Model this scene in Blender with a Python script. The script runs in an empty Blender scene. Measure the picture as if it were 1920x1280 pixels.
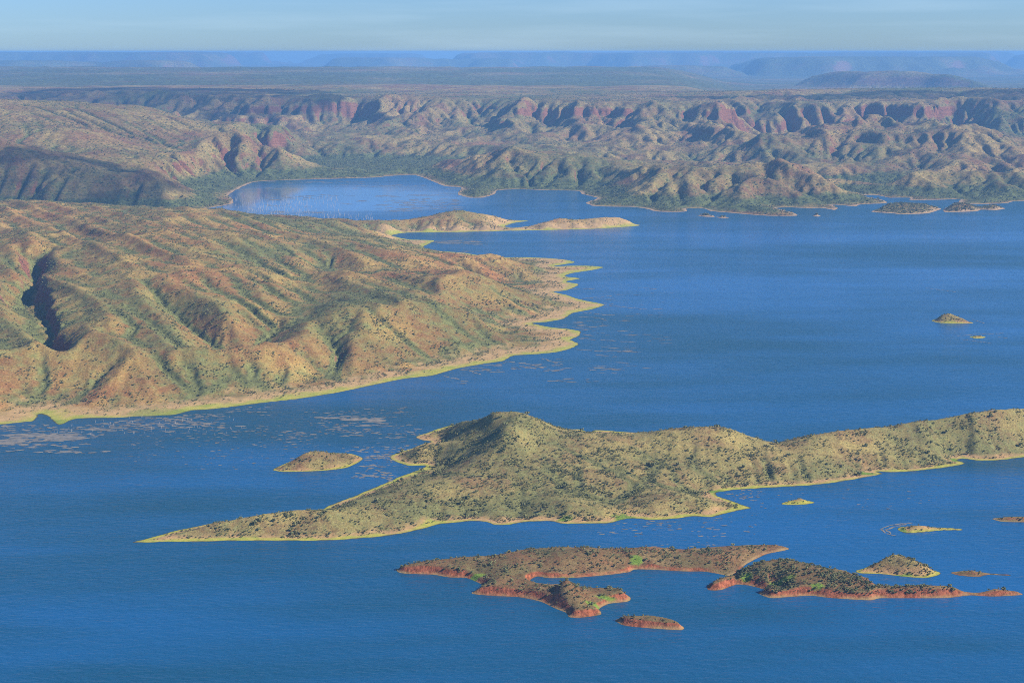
import bpy, math, time
import numpy as np
from mathutils import Vector
T0 = time.time()
rng = np.random.default_rng(7)
scene = bpy.context.scene
C = scene.collection

# ------------------------------------------------------------------ camera, sky, sun, exposure
FPX, PW, PH = 2667.0, 1920.0, 1280.0        # photo focal length in photo pixels (50 mm on 36 mm)
CAM_H, PITCH = 600.0, math.atan((640 - 97) / 2667.0)
cam_d = bpy.data.cameras.new("camera"); cam = bpy.data.objects.new("camera", cam_d); C.objects.link(cam)
cam_d.sensor_width = 36.0; cam_d.lens = 36.0 * FPX / PW; cam_d.clip_start = 5.0; cam_d.clip_end = 150000.0
cam.location = (0, 0, CAM_H); cam.rotation_euler = (math.pi / 2 - PITCH, 0, 0)
scene.camera = cam

SUN_EL, SUN_AZ = math.radians(35), math.radians(102)      # azimuth clockwise from +Y (view direction)
sd = Vector((math.sin(SUN_AZ) * math.cos(SUN_EL), math.cos(SUN_AZ) * math.cos(SUN_EL), math.sin(SUN_EL)))
sun_d = bpy.data.lights.new("sun", 'SUN'); sun = bpy.data.objects.new("sun", sun_d); C.objects.link(sun)
sun_d.energy = 4.6; sun_d.angle = math.radians(0.53); sun_d.color = (1.0, 0.93, 0.82)
sun.rotation_euler = sd.to_track_quat('Z', 'Y').to_euler()

world = bpy.data.worlds.new("World"); scene.world = world; world.use_nodes = True
wn = world.node_tree; wn.nodes.clear()
w_out = wn.nodes.new('ShaderNodeOutputWorld'); w_bg = wn.nodes.new('ShaderNodeBackground')
w_sky = wn.nodes.new('ShaderNodeTexSky'); w_sky.sky_type = 'NISHITA'; w_sky.sun_disc = False
w_sky.sun_elevation = SUN_EL; w_sky.sun_rotation = SUN_AZ
w_sky.altitude = 300; w_sky.air_density = 1.0; w_sky.dust_density = 0.3; w_sky.ozone_density = 3.0
w_bg.inputs['Strength'].default_value = 0.078
w_hs = wn.nodes.new('ShaderNodeHueSaturation'); w_hs.inputs['Saturation'].default_value = 1.0
wn.links.new(w_sky.outputs[0], w_hs.inputs['Color'])
# thin high cirrus, the same all round the sky
w_tc = wn.nodes.new('ShaderNodeTexCoord'); w_map = wn.nodes.new('ShaderNodeMapping')
w_map.inputs['Scale'].default_value = (3.0, 3.0, 42.0)
w_n = wn.nodes.new('ShaderNodeTexNoise'); w_n.inputs['Scale'].default_value = 1.6; w_n.inputs['Detail'].default_value = 7
w_r = wn.nodes.new('ShaderNodeMapRange'); w_r.inputs[1].default_value = 0.48; w_r.inputs[2].default_value = 0.8
w_r.inputs[3].default_value = 0.0; w_r.inputs[4].default_value = 0.25
w_mix = wn.nodes.new('ShaderNodeMixRGB'); w_mix.inputs[2].default_value = (5.0, 6.6, 8.0, 1)
wn.links.new(w_tc.outputs['Generated'], w_map.inputs[0]); wn.links.new(w_map.outputs[0], w_n.inputs['Vector'])
wn.links.new(w_n.outputs[0], w_r.inputs[0]); wn.links.new(w_r.outputs[0], w_mix.inputs[0])
w_tint = wn.nodes.new('ShaderNodeMixRGB'); w_tint.blend_type = 'MULTIPLY'; w_tint.inputs[0].default_value = 1.0; w_tint.inputs[2].default_value = (0.43, 0.66, 1.10, 1)
wn.links.new(w_hs.outputs[0], w_tint.inputs[1]); wn.links.new(w_tint.outputs[0], w_mix.inputs[1]); wn.links.new(w_mix.outputs[0], w_bg.inputs['Color'])
wn.links.new(w_bg.outputs[0], w_out.inputs['Surface'])

scene.view_settings.view_transform = 'Standard'; scene.view_settings.look = 'None'
scene.view_settings.exposure = 0.78; scene.view_settings.gamma = 1.0; scene.view_settings.use_curve_mapping = False
scene.render.engine = 'CYCLES'
scene.cycles.use_denoising = False; scene.cycles.filter_width = 0.9
scene.cycles.max_bounces = 6; scene.cycles.volume_bounces = 0; scene.cycles.transparent_max_bounces = 8
scene.cycles.diffuse_bounces = 2; scene.cycles.glossy_bounces = 2

# ------------------------------------------------------------------ pixel -> place helpers (photo pixels, 1920 x 1280)
cp, sp_ = math.cos(PITCH), math.sin(PITCH)
def ray(px, py):
    a = (np.asarray(px, float) - 960) / FPX; b = (640 - np.asarray(py, float)) / FPX
    return a, cp + b * sp_, -sp_ + b * cp          # x, y, z of the direction
def gp(px, py, z=0.0):                             # where that sight line meets level z
    x, y, d = ray(px, py); t = (z - CAM_H) / d
    return np.stack([x * t, y * t], -1)
def vp(px, py, Y):                                 # the point of the sight line at forward distance Y
    x, y, d = ray(px, py); t = Y / y
    return (float(x * t), float(Y), float(CAM_H + d * t))
def crest(px, top, base):                          # a crest seen at row `top` whose foot on the water level is row `base`
    Y = float(gp(px, base)[1]); return vp(px, top, Y)

# ------------------------------------------------------------------ noise
_P = rng.permutation(512); _P = np.concatenate([_P, _P, _P])
_G = np.stack([np.cos(np.arange(512) * 2.399963), np.sin(np.arange(512) * 2.399963)], -1)
def perlin(x, y, seed=0):
    x = x + seed * 37.17; y = y + seed * 91.73
    xi = np.floor(x).astype(int); yi = np.floor(y).astype(int); xf = x - xi; yf = y - yi
    xi &= 511; yi &= 511
    def g(ix, iy, dx, dy):
        k = _G[_P[(_P[ix & 511] + iy) & 511]]
        return k[..., 0] * dx + k[..., 1] * dy
    u = xf * xf * xf * (xf * (xf * 6 - 15) + 10); v = yf * yf * yf * (yf * (yf * 6 - 15) + 10)
    a = g(xi, yi, xf, yf); b = g(xi + 1, yi, xf - 1, yf); c = g(xi, yi + 1, xf, yf - 1); d = g(xi + 1, yi + 1, xf - 1, yf - 1)
    return 1.5 * ((a + (b - a) * u) * (1 - v) + (c + (d - c) * u) * v)
def fbm(x, y, wl, octv=4, seed=0, ridged=False, gain=0.5):
    s = np.zeros_like(np.asarray(x, float)); amp = 1.0; tot = 0
    for o in range(octv):
        n = perlin(x / wl, y / wl, seed + o)
        if ridged: n = 1 - 2 * np.abs(n)
        s += n * amp; tot += amp; amp *= gain; wl *= 0.5
    return s / tot
def sstep(a, b, x):
    t = np.clip((x - a) / (b - a), 0, 1); return t * t * (3 - 2 * t)

# ------------------------------------------------------------------ polygons
def densify(poly, step):
    out = []
    n = len(poly)
    for i in range(n):
        a, b = poly[i], poly[(i + 1) % n]; k = max(1, int(np.hypot(*(b - a)) / step))
        for j in range(k): out.append(a + (b - a) * j / k)
    return np.array(out)
def smooth_poly(px_pts, step, closed=True):                     # photo outline -> world outline, rounded and slightly irregular
    w = gp([p[0] for p in px_pts], [p[1] for p in px_pts])
    n = len(w); out = []
    for i in range(n if closed else n - 1):        # Catmull-Rom
        p0, p1, p2, p3 = w[i - 1], w[i], w[(i + 1) % n], w[(i + 2) % n]
        L = np.hypot(*(p2 - p1)); k = max(1, min(12, int(L / step)))
        for j in range(k):
            t = j / k
            out.append(p1 + 0.35 * (p2 - p0) * (t - 2 * t * t + t ** 3) + 0.35 * (p3 - p1) * (t ** 3 - t * t) + (p2 - p1) * (3 * t * t - 2 * t ** 3))
    return np.array(out)
def sdist(poly, X, Y):                             # signed distance, positive inside
    shp = X.shape; x = X.ravel(); y = Y.ravel()
    best = np.full(x.shape, 1e18); ins = np.zeros(x.shape, bool)
    n = len(poly)
    for i in range(n):
        ax, ay = poly[i]; bx, by = poly[(i + 1) % n]; ex, ey = bx - ax, by - ay
        t = np.clip(((x - ax) * ex + (y - ay) * ey) / (ex * ex + ey * ey + 1e-9), 0, 1)
        dx = x - ax - t * ex; dy = y - ay - t * ey
        np.minimum(best, dx * dx + dy * dy, out=best)
        if ay != by:
            c = ((ay > y) != (by > y)) & (x < ax + (y - ay) / (by - ay) * ex)
            ins ^= c
    d = np.sqrt(best)
    return np.where(ins, d, -d).reshape(shp)
def seg_dist(pts, X, Y):                           # distance to an open polyline
    best = np.full(X.shape, 1e18)
    for (ax, ay), (bx, by) in zip(pts[:-1], pts[1:]):
        ex, ey = bx - ax, by - ay
        t = np.clip(((X - ax) * ex + (Y - ay) * ey) / (ex * ex + ey * ey + 1e-9), 0, 1)
        best = np.minimum(best, (X - ax - t * ex) ** 2 + (Y - ay - t * ey) ** 2)
    return np.sqrt(best)

# ------------------------------------------------------------------ smooth surface through control points
class RBF:
    def __init__(s, P, soft):
        P = np.array(P, float); s.P = P[:, :2]; s.c = soft
        n = len(P); K = s.k(s.P[:, None, :] - s.P[None]); A = np.zeros((n + 3, n + 3)); A[:n, :n] = K + np.eye(n) * -0.02 * soft
        A[:n, n] = 1; A[:n, n + 1:] = s.P / 1000; A[n, :n] = 1; A[n + 1:, :n] = (s.P / 1000).T
        s.w = np.linalg.lstsq(A, np.concatenate([P[:, 2], [0, 0, 0]]), rcond=None)[0]
    def k(s, d): return -np.sqrt((d * d).sum(-1) + s.c ** 2)
    def __call__(s, X, Y):
        x = X.ravel(); y = Y.ravel(); n = len(s.P); r = s.w[n] + s.w[n + 1] * x / 1000 + s.w[n + 2] * y / 1000
        for i in range(n):
            r = r - s.w[i] * np.sqrt((x - s.P[i, 0]) ** 2 + (y - s.P[i, 1]) ** 2 + s.c ** 2)
        return r.reshape(X.shape)

# ------------------------------------------------------------------ stream-power erosion on a regular grid
def erode(z, fixed, cell, n_it, kf, uplift, diff, m=0.45):
    H, W = z.shape; N = H * W
    offs = [(-1, -1), (-1, 0), (-1, 1), (0, -1), (0, 1), (1, -1), (1, 0), (1, 1)]
    idx = np.arange(N).reshape(H, W); fx = fixed.ravel().tolist()
    area = None
    for it in range(n_it):
        z = z + uplift * (~fixed)
        zp = np.pad(z, 1, mode='edge'); ip = np.pad(idx, 1, mode='edge')
        best = np.zeros((H, W)); rec = idx.copy(); dist = np.full((H, W), cell)
        for dy, dx in offs:
            L = cell * math.hypot(dx, dy)
            s = (z - zp[1 + dy:1 + dy + H, 1 + dx:1 + dx + W]) / L
            mk = s > best
            best = np.where(mk, s, best); rec = np.where(mk, ip[1 + dy:1 + dy + H, 1 + dx:1 + dx + W], rec); dist = np.where(mk, L, dist)
        order = np.argsort(z.ravel()); r = rec.ravel().tolist()
        a = [1.0] * N
        for i in order[::-1].tolist():
            j = r[i]
            if j != i: a[j] += a[i]
        area = np.array(a)
        f = (np.broadcast_to(kf, (H, W)).ravel() * (area * cell * cell) ** m / dist.ravel()).tolist()
        zl = z.ravel().tolist()
        for i in order.tolist():
            j = r[i]
            if j != i and not fx[i]:
                k = f[i]; v = (zl[i] + k * zl[j]) / (1 + k)
                if v < zl[i]: zl[i] = v
        z = np.array(zl).reshape(H, W)
        zp = np.pad(z, 1, mode='edge')
        lap = zp[:-2, 1:-1] + zp[2:, 1:-1] + zp[1:-1, :-2] + zp[1:-1, 2:] - 4 * z
        z = np.where(fixed, z, z + diff * lap)
    return z, area.reshape(H, W)

def cubic(G, gx, gy):                              # Catmull-Rom sample of grid G at fractional coordinates
    H, W = G.shape
    xi = np.floor(gx).astype(int); yi = np.floor(gy).astype(int); fx = gx - xi; fy = gy - yi
    def wts(t): return (-0.5 * t + t * t - 0.5 * t ** 3, 1 - 2.5 * t * t + 1.5 * t ** 3, 0.5 * t + 2 * t * t - 1.5 * t ** 3, -0.5 * t * t + 0.5 * t ** 3)
    wx = wts(fx); wy = wts(fy); out = 0
    for j in range(4):
        yy = np.clip(yi + j - 1, 0, H - 1); row = 0
        for i in range(4):
            row = row + wx[i] * G[yy, np.clip(xi + i - 1, 0, W - 1)]
        out = out + wy[j] * row
    return out

class Land:
    """A height field on a regular grid, sampled smoothly, with fine relief added when sampled."""
    def __init__(s, x0, y0, cell, z, sd, flow, detail=0.0, wl=30.0, seed=3):
        s.x0, s.y0, s.cell, s.z, s.sd, s.flow, s.detail, s.wl, s.seed = x0, y0, cell, z, sd, flow, detail, wl, seed
    def g(s, G, X, Y): return cubic(G, (X - s.x0) / s.cell, (Y - s.y0) / s.cell)
    def h(s, X, Y):
        z = s.g(s.z, X, Y)
        if s.detail:
            z = z + s.detail * np.clip(z / 12, 0.0, 1) * fbm(X, Y, s.wl, 3, s.seed, True)
        return z

def grid(x0, x1, y0, y1, cell):
    xs = np.arange(x0, x1 + cell, cell); ys = np.arange(y0, y1 + cell, cell)
    return np.meshgrid(xs, ys)

# ------------------------------------------------------------------ meshes
def new_mesh(name, V, Fc, mat=None, smooth=True):
    me = bpy.data.meshes.new(name)
    V = np.ascontiguousarray(V, np.float32); Fc = np.ascontiguousarray(Fc, np.int32); k = Fc.shape[1]
    me.vertices.add(len(V)); me.vertices.foreach_set('co', V.ravel())
    me.loops.add(Fc.size); me.loops.foreach_set('vertex_index', Fc.ravel())
    me.polygons.add(len(Fc)); me.polygons.foreach_set('loop_start', np.arange(0, Fc.size, k, dtype=np.int32))
    try: me.polygons.foreach_set('loop_total', np.full(len(Fc), k, np.int32))
    except Exception: pass
    me.polygons.foreach_set('use_smooth', np.full(len(Fc), smooth))
    me.update(calc_edges=True)
    if mat: me.materials.append(mat)
    return me
def add_obj(name, me, label=None, cat=None, group=None, kind=None, parent=None):
    o = bpy.data.objects.new(name, me); C.objects.link(o)
    if label: o['label'] = label
    if cat: o['category'] = cat
    if group: o['group'] = group
    if kind: o['kind'] = kind
    if parent: o.parent = parent
    return o
def land_mesh(name, X, Y, Z, attrs, keep, mat):
    """Grid sheet, faces whose corners are all outside `keep` dropped."""
    H, W = X.shape; idx = np.arange(H * W).reshape(H, W)
    q = np.stack([idx[:-1, :-1], idx[:-1, 1:], idx[1:, 1:], idx[1:, :-1]], -1).reshape(-1, 4)
    q = q[keep.ravel()[q].any(1)]
    used = np.unique(q); rem = np.full(H * W, -1); rem[used] = np.arange(len(used))
    V = np.stack([X.ravel(), Y.ravel(), Z.ravel()], -1)[used]
    me = new_mesh(name, V, rem[q], mat)
    for k, a in attrs.items():
        at = me.attributes.new(k, 'FLOAT', 'POINT'); at.data.foreach_set('value', np.ascontiguousarray(a.ravel()[used], np.float32))
    return me

# ------------------------------------------------------------------ materials
class NT:
    def __init__(s, name):
        s.m = bpy.data.materials.new(name); s.m.use_nodes = True; s.t = s.m.node_tree; s.t.nodes.clear()
        s.out = s.n('ShaderNodeOutputMaterial'); s.b = s.n('ShaderNodeBsdfPrincipled'); s.l(s.b.outputs[0], s.out.inputs['Surface'])
        s.geo = s.n('ShaderNodeNewGeometry'); s.pos = s.geo.outputs['Position']
    def n(s, t): return s.t.nodes.new(t)
    def l(s, a, b): s.t.links.new(a, b)
    def put(s, v, sock):
        if isinstance(v, (int, float)): sock.default_value = v
        elif isinstance(v, tuple): sock.default_value = (*v, 1) if len(v) == 3 and len(sock.default_value) == 4 else v
        else: s.l(v, sock)
    def math(s, op, a, b=0.0, c=None):
        n = s.n('ShaderNodeMath'); n.operation = op; s.put(a, n.inputs[0]); s.put(b, n.inputs[1])
        if c is not None: s.put(c, n.inputs[2])
        return n.outputs[0]
    def noise(s, wl, detail=3.0, rough=0.55, stretch=(1, 1, 1), rot=0.0, vec=None, dist=0.0):
        mp = s.n('ShaderNodeMapping'); mp.inputs['Scale'].default_value = tuple(k / wl for k in stretch); mp.inputs['Rotation'].default_value = (0, 0, rot)
        s.l(vec or s.pos, mp.inputs[0])
        n = s.n('ShaderNodeTexNoise'); n.inputs['Scale'].default_value = 1.0; n.inputs['Detail'].default_value = detail
        n.inputs['Roughness'].default_value = rough; n.inputs['Distortion'].default_value = dist
        s.l(mp.outputs[0], n.inputs['Vector']); return n.outputs[0]
    def ramp(s, v, a, b, lo=0.0, hi=1.0):
        n = s.n('ShaderNodeMapRange'); n.interpolation_type = 'SMOOTHSTEP'; s.put(v, n.inputs[0])
        for i, k in enumerate((a, b, lo, hi)): s.put(k, n.inputs[1 + i])
        return n.outputs[0]
    def mix(s, f, a, b, mode='MIX'):
        n = s.n('ShaderNodeMixRGB'); n.blend_type = mode; s.put(f, n.inputs[0]); s.put(a, n.inputs[1]); s.put(b, n.inputs[2]); return n.outputs[0]
    def attr(s, name):
        n = s.n('ShaderNodeAttribute'); n.attribute_name = name; return n.outputs['Fac']
    def bump(s, h, strength, dist):
        n = s.n('ShaderNodeBump'); n.inputs['Strength'].default_value = strength; n.inputs['Distance'].default_value = dist
        s.l(h, n.inputs['Height']); s.l(n.outputs[0], s.b.inputs['Normal'])

def land_material(name, straw, soil, green, rock, sand, lush, soil_amt=0.5, patch=90.0, sand_band=(9, 34), green_band=(3, 13),
                  bank=None, fine=2.2, bumpd=1.2, rock_slope=(0.80, 0.66), strata=9.0, shrub_dots=0.0, dot_wl=9.0, greener=0.0):
    m = NT(name)
    shore, wet, gpatch = m.attr('shore'), m.attr('drain'), m.attr('lush')
    nz = m.n('ShaderNodeSeparateXYZ'); m.l(m.geo.outputs['Normal'], nz.inputs[0]); up = nz.outputs[2]
    pz = m.n('ShaderNodeSeparateXYZ'); m.l(m.pos, pz.inputs[0]); z = pz.outputs[2]
    big = m.noise(patch * 3.2, 4, 0.6); mid = m.noise(patch, 5, 0.62, dist=0.4); sm = m.noise(patch / 7, 4, 0.65); fn = m.noise(fine, 3, 0.7)
    col = m.mix(m.ramp(mid, 0.5 - 0.16 * soil_amt - 0.04, 0.72 - 0.2 * soil_amt), straw, soil)
    gmask = m.math('ADD', m.math('MULTIPLY', wet, 0.38), m.math('ADD', m.math('MULTIPLY', big, 0.60), m.math('MULTIPLY', sm, 0.35)))
    col = m.mix(m.ramp(gmask, 0.40 - greener, 0.64 - greener), col, green)
    # patchy brightness of the tussock grass
    col = m.mix(1.0, col, m.mix(m.ramp(sm, 0.3, 0.72), (0.72, 0.70, 0.70), (1.22, 1.2, 1.15)), 'MULTIPLY')
    col = m.mix(1.0, col, m.mix(m.ramp(fn, 0.28, 0.75), (0.62, 0.62, 0.62), (1.32, 1.30, 1.25)), 'MULTIPLY')
    if shrub_dots:
        vo = m.n('ShaderNodeTexVoronoi'); vo.inputs['Scale'].default_value = 1.0 / dot_wl
        mp = m.n('ShaderNodeMapping'); m.l(m.pos, mp.inputs[0]); m.l(mp.outputs[0], vo.inputs['Vector'])
        dm = m.math('MULTIPLY', m.ramp(vo.outputs['Distance'], 0.46, 0.26), m.ramp(m.math('ADD', m.math('MULTIPLY', wet, 0.35), sm), 0.36, 0.6))
        col = m.mix(m.math('MULTIPLY', dm, shrub_dots), col, (0.035, 0.05, 0.022))
    # bare rock on steep faces, in tilted beds
    st = m.n('ShaderNodeTexNoise'); st.noise_dimensions = '1D'
    m.l(m.math('DIVIDE', m.math('ADD', z, m.math('MULTIPLY', big, 40.0)), strata), st.inputs['W']); st.inputs['Detail'].default_value = 3
    rk = m.mix(m.ramp(st.outputs[0], 0.35, 0.65), tuple(c * 0.55 for c in rock), tuple(min(1, c * 1.3) for c in rock))
    rk = m.mix(1.0, rk, m.mix(m.ramp(fn, 0.3, 0.7), (0.7, 0.7, 0.7), (1.25, 1.2, 1.15)), 'MULTIPLY')
    slope = m.math('ADD', up, m.math('MULTIPLY', m.math('SUBTRACT', sm, 0.5), 0.16))
    col = m.mix(m.ramp(slope, rock_slope[0], rock_slope[1]), col, rk)
    # shore bands: lush strip at the water's edge, then bare sand or red soil
    sw = m.math('ADD', shore, m.math('MULTIPLY', m.math('SUBTRACT', m.noise(26, 4, 0.6), 0.5), sand_band[1] * 1.5))
    sandv = m.mix(m.ramp(sm, 0.3, 0.7), sand, tuple(c * 0.72 for c in sand))
    band = m.ramp(sw, sand_band[1], sand_band[0])
    if bank is not None:                                   # red soil bank all round, broken by the grain of the slope
        rib = m.noise(3.2, 5, 0.75, stretch=(1, 0.5, 0.5)); bk = m.mix(m.ramp(rib, 0.36, 0.64), tuple(c * 0.42 for c in bank), tuple(min(1, c * 1.35) for c in bank))
        col = m.mix(m.math('MULTIPLY', m.ramp(m.math('ADD', slope, m.math('MULTIPLY', sw, 0.012)), 0.985, 0.83), m.ramp(sw, 15, 5)), col, bk)
        band = m.math('MULTIPLY', band, 0.75); sandv = m.mix(m.ramp(mid, 0.4, 0.6), sandv, bk)
    col = m.mix(m.math('MULTIPLY', band, 0.92), col, sandv)
    lw = m.math('ADD', shore, m.math('MULTIPLY', m.math('SUBTRACT', m.math('ADD', m.math('MULTIPLY', m.noise(60, 4, 0.6), 0.5), m.math('MULTIPLY', m.noise(230, 3, 0.5), 0.5)), 0.5), green_band[1] * 4.5))
    lushv = m.mix(m.ramp(sm, 0.35, 0.65), lush, tuple(c * f for c, f in zip(lush, (0.62, 0.85, 0.6))))
    col = m.mix(m.math('MULTIPLY', m.ramp(lw, green_band[1], green_band[0]), 0.75), col, lushv)
    col = m.mix(gpatch, col, m.mix(m.ramp(fn, 0.3, 0.7), (0.085, 0.15, 0.02), (0.20, 0.27, 0.04)))
    # the wet line at the water itself
    col = m.mix(m.ramp(z, 0.16, 0.02), col, (0.06, 0.055, 0.035))
    m.put(col, m.b.inputs['Base Color']); m.b.inputs['Roughness'].default_value = 0.95; m.b.inputs['Specular IOR Level'].default_value = 0.1
    hgt = m.math('ADD', m.math('MULTIPLY', fn, 0.6), m.math('MULTIPLY', sm, 1.6))
    m.bump(hgt, 0.7, bumpd)
    return m.m

STRAW, SOIL, GREEN, ROCK = (0.38, 0.285, 0.12), (0.27, 0.13, 0.065), (0.105, 0.12, 0.052), (0.30, 0.125, 0.07)
SAND, LUSH = (0.46, 0.29, 0.155), (0.27, 0.30, 0.045)
M_long = land_material('long_island_ground', (0.38, 0.295, 0.105), (0.28, 0.17, 0.075), (0.165, 0.165, 0.062), (0.26, 0.17, 0.10), (0.48, 0.29, 0.13), (0.40, 0.38, 0.05),
                       soil_amt=0.35, patch=60, sand_band=(8, 24), green_band=(3, 13), fine=2.4, bumpd=0.8, rock_slope=(0.70, 0.55), greener=0.05)
M_red = land_material('red_island_ground', (0.225, 0.155, 0.068), (0.205, 0.105, 0.048), (0.115, 0.105, 0.042), (0.30, 0.11, 0.055), (0.40, 0.27, 0.115), (0.34, 0.33, 0.05),
                      soil_amt=0.6, patch=40, sand_band=(1, 5), green_band=(-4.0, 0.4), bank=(0.285, 0.090, 0.040), fine=1.6, bumpd=0.8)
M_islet = land_material('green_islet_ground', (0.32, 0.25, 0.09), (0.22, 0.13, 0.06), (0.13, 0.13, 0.05), (0.27, 0.13, 0.07), (0.48, 0.28, 0.12), (0.40, 0.37, 0.045),
                        soil_amt=0.5, patch=30, sand_band=(5, 14), green_band=(2, 8), fine=1.6, bumpd=0.8, rock_slope=(0.62, 0.5))
M_head = land_material('headland_ground', (0.42, 0.275, 0.085), (0.31, 0.15, 0.055), (0.145, 0.155, 0.055), (0.20, 0.085, 0.055), (0.50, 0.32, 0.14), (0.36, 0.35, 0.05),
                       soil_amt=0.6, patch=140, sand_band=(36, 100), green_band=(8, 36), fine=3.4, bumpd=1.5, rock_slope=(0.72, 0.58), greener=0.03)
M_range = land_material('range_ground', (0.30, 0.222, 0.082), (0.215, 0.115, 0.056), (0.098, 0.115, 0.041), (0.20, 0.088, 0.048), (0.44, 0.30, 0.18), (0.16, 0.20, 0.05),
                        soil_amt=0.4, patch=260, sand_band=(6, 26), green_band=(-4, 3), fine=9.0, bumpd=3.5, rock_slope=(0.72, 0.54), strata=11.0, shrub_dots=0.65, dot_wl=16.0)

def water_material():
    m = NT('lake_water')
    wind = m.noise(1500, 4, 0.6, stretch=(0.5, 1.5, 1), rot=0.12); w2 = m.noise(160, 4, 0.6, stretch=(0.3, 1.5, 1), rot=-0.1)
    k = m.math('ADD', m.math('MULTIPLY', wind, 0.78), m.math('MULTIPLY', w2, 0.22))
    col = m.mix(m.ramp(k, 0.38, 0.62), (0.005, 0.056, 0.090), (0.007, 0.092, 0.235))
    m.b.inputs['IOR'].default_value = 1.333; m.b.inputs['Specular IOR Level'].default_value = 0.5
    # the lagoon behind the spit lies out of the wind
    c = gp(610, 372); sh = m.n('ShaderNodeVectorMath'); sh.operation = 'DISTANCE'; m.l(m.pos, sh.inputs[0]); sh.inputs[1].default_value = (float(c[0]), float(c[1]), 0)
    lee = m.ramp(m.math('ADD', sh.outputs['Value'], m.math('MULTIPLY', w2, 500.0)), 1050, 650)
    m.put(m.mix(m.math('MULTIPLY', lee, 0.6), col, (0.11, 0.20, 0.35)), m.b.inputs['Base Color'])      # pale sky reflection of the calm lagoon, painted into the water colour
    m.put(m.math('MULTIPLY', m.ramp(k, 0.35, 0.65, 0.30, 0.16), m.math('SUBTRACT', 1.0, m.math('MULTIPLY', lee, 0.75))), m.b.inputs['Roughness'])
    rip = m.noise(5.5, 2.5, 0.55, stretch=(0.42, 1.0, 1), rot=-0.35, dist=0.5); r2 = m.noise(13, 2, 0.5, stretch=(0.5, 1, 1), rot=-0.2)
    h = m.math('ADD', rip, m.math('MULTIPLY', r2, 0.8))
    h = m.math('MULTIPLY', h, m.math('SUBTRACT', 1.0, m.math('MULTIPLY', lee, 0.9)))
    m.bump(m.math('MULTIPLY', h, m.ramp(k, 0.3, 0.7, 1.4, 0.6)), 0.8, 1.2)
    return m.m
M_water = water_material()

# ------------------------------------------------------------------ the lake
def lake():
    V = [(-9000, -2500, 0), (9000, -2500, 0), (9000, 9000, 0), (-9000, 9000, 0)]
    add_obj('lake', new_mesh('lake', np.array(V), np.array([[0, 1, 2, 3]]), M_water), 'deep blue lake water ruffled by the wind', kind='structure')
lake()

# ------------------------------------------------------------------ generic landmass from a photo outline and crest points
def beach(d, gentle, wide, steep):      # wide may be an array
    return np.where(d < 0, np.maximum(0.12 * d, -6), np.where(d < wide, gentle * d, gentle * wide + steep * (d - wide)))
def build_land(outline, crests, cell, soft, rough, n_it, kf, uplift, diff, gentle=0.06, wide=12.0, steep=0.6, shore_step=40.0,
               carve=(), extra=None, seed=1, aniso=None, wl=120.0, detail=0.6, dwl=14.0, pad=40.0, jag=2.0, post=None, oct_=5, spit=None):
    poly = smooth_poly(outline, max(3.0, cell))
    x0, y0 = poly.min(0) - pad; x1, y1 = poly.max(0) + pad
    X, Y = grid(x0, x1, y0, y1, cell)
    sd = sdist(poly, X, Y) + jag * fbm(X, Y, 60 * jag, 4, seed + 50)
    sh = densify(poly, shore_step); sh = sh if len(sh) < 260 else sh[::int(math.ceil(len(sh) / 260))]
    R = RBF(np.concatenate([np.column_stack([sh, np.zeros(len(sh))]), np.array(crests)]), soft)
    env = np.maximum(R(X, Y), 0)
    if extra is not None: env = extra(X, Y, env)
    if aniso:                                       # ridges that run along one direction
        a, amt, w = aniso; u = X * math.cos(a) + Y * math.sin(a); v = -X * math.sin(a) + Y * math.cos(a)
        v = v + 30 * fbm(X, Y, 500, 2, seed + 9)
        env = env * (1 + amt * (fbm(u / 9.0, v, w, 2, seed + 20, True) - 0.4))
    z = env * (1 + rough * fbm(X, Y, wl, oct_, seed, True)) + 0.04 * rng.random(X.shape)
    for pts, depth, wdt in carve:
        d = seg_dist(pts, X, Y); z = z - depth * np.exp(-(d / wdt) ** 2) * np.clip(env / 30, 0, 1)
    if spit is not None: s_ = sstep(spit - 60, spit + 60, Y); wide = wide * (1 - s_) + 12 * s_; gentle = gentle * (1 - s_) + 0.1 * s_; steep = steep * (1 - s_) + 0.75 * s_
    z = np.minimum(z, beach(sd, gentle, wide, steep)); fixed = sd < 0
    fixed[0] = fixed[-1] = True; fixed[:, 0] = fixed[:, -1] = True
    z = np.where(sd >= 0, np.maximum(z, 0.02 * np.minimum(sd, 40)), z)
    flow = np.ones_like(z)
    if n_it:
        z = np.where(fixed, z, np.maximum(z - 0.8 * n_it * uplift * env / max(env.max(), 1), np.minimum(z, 3)))
        z, flow = erode(z, fixed, cell, n_it, kf, uplift * env / max(env.max(), 1), diff)
    if post is not None: z = post(X, Y, z)
    z = np.where(sd > 0, np.minimum(np.maximum(z, 0.03 * np.minimum(sd, 40)), beach(sd, gentle, wide, steep)), np.maximum(0.12 * sd, -6))
    fl = np.clip(np.log(flow * cell * cell / 900.0) / 5.0, 0, 1)
    fp = np.pad(fl, 1, mode='edge'); fl = np.maximum(fl, 0.8 * np.maximum.reduce([fp[:-2, 1:-1], fp[2:, 1:-1], fp[1:-1, :-2], fp[1:-1, 2:]]))
    return Land(x0, y0, cell, z, sd, fl, detail, dwl, seed)

def lush_mask(X, Y, spots):
    r = np.zeros_like(X)
    for px, py, rx, ry in spots:
        c = gp(px, py, 2.0); d = np.hypot((X - c[0]) / rx, (Y - c[1]) / ry) + 0.5 * fbm(X, Y, 9, 3, 77)
        r = np.maximum(r, sstep(1.05, 0.75, d))
    return r

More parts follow.
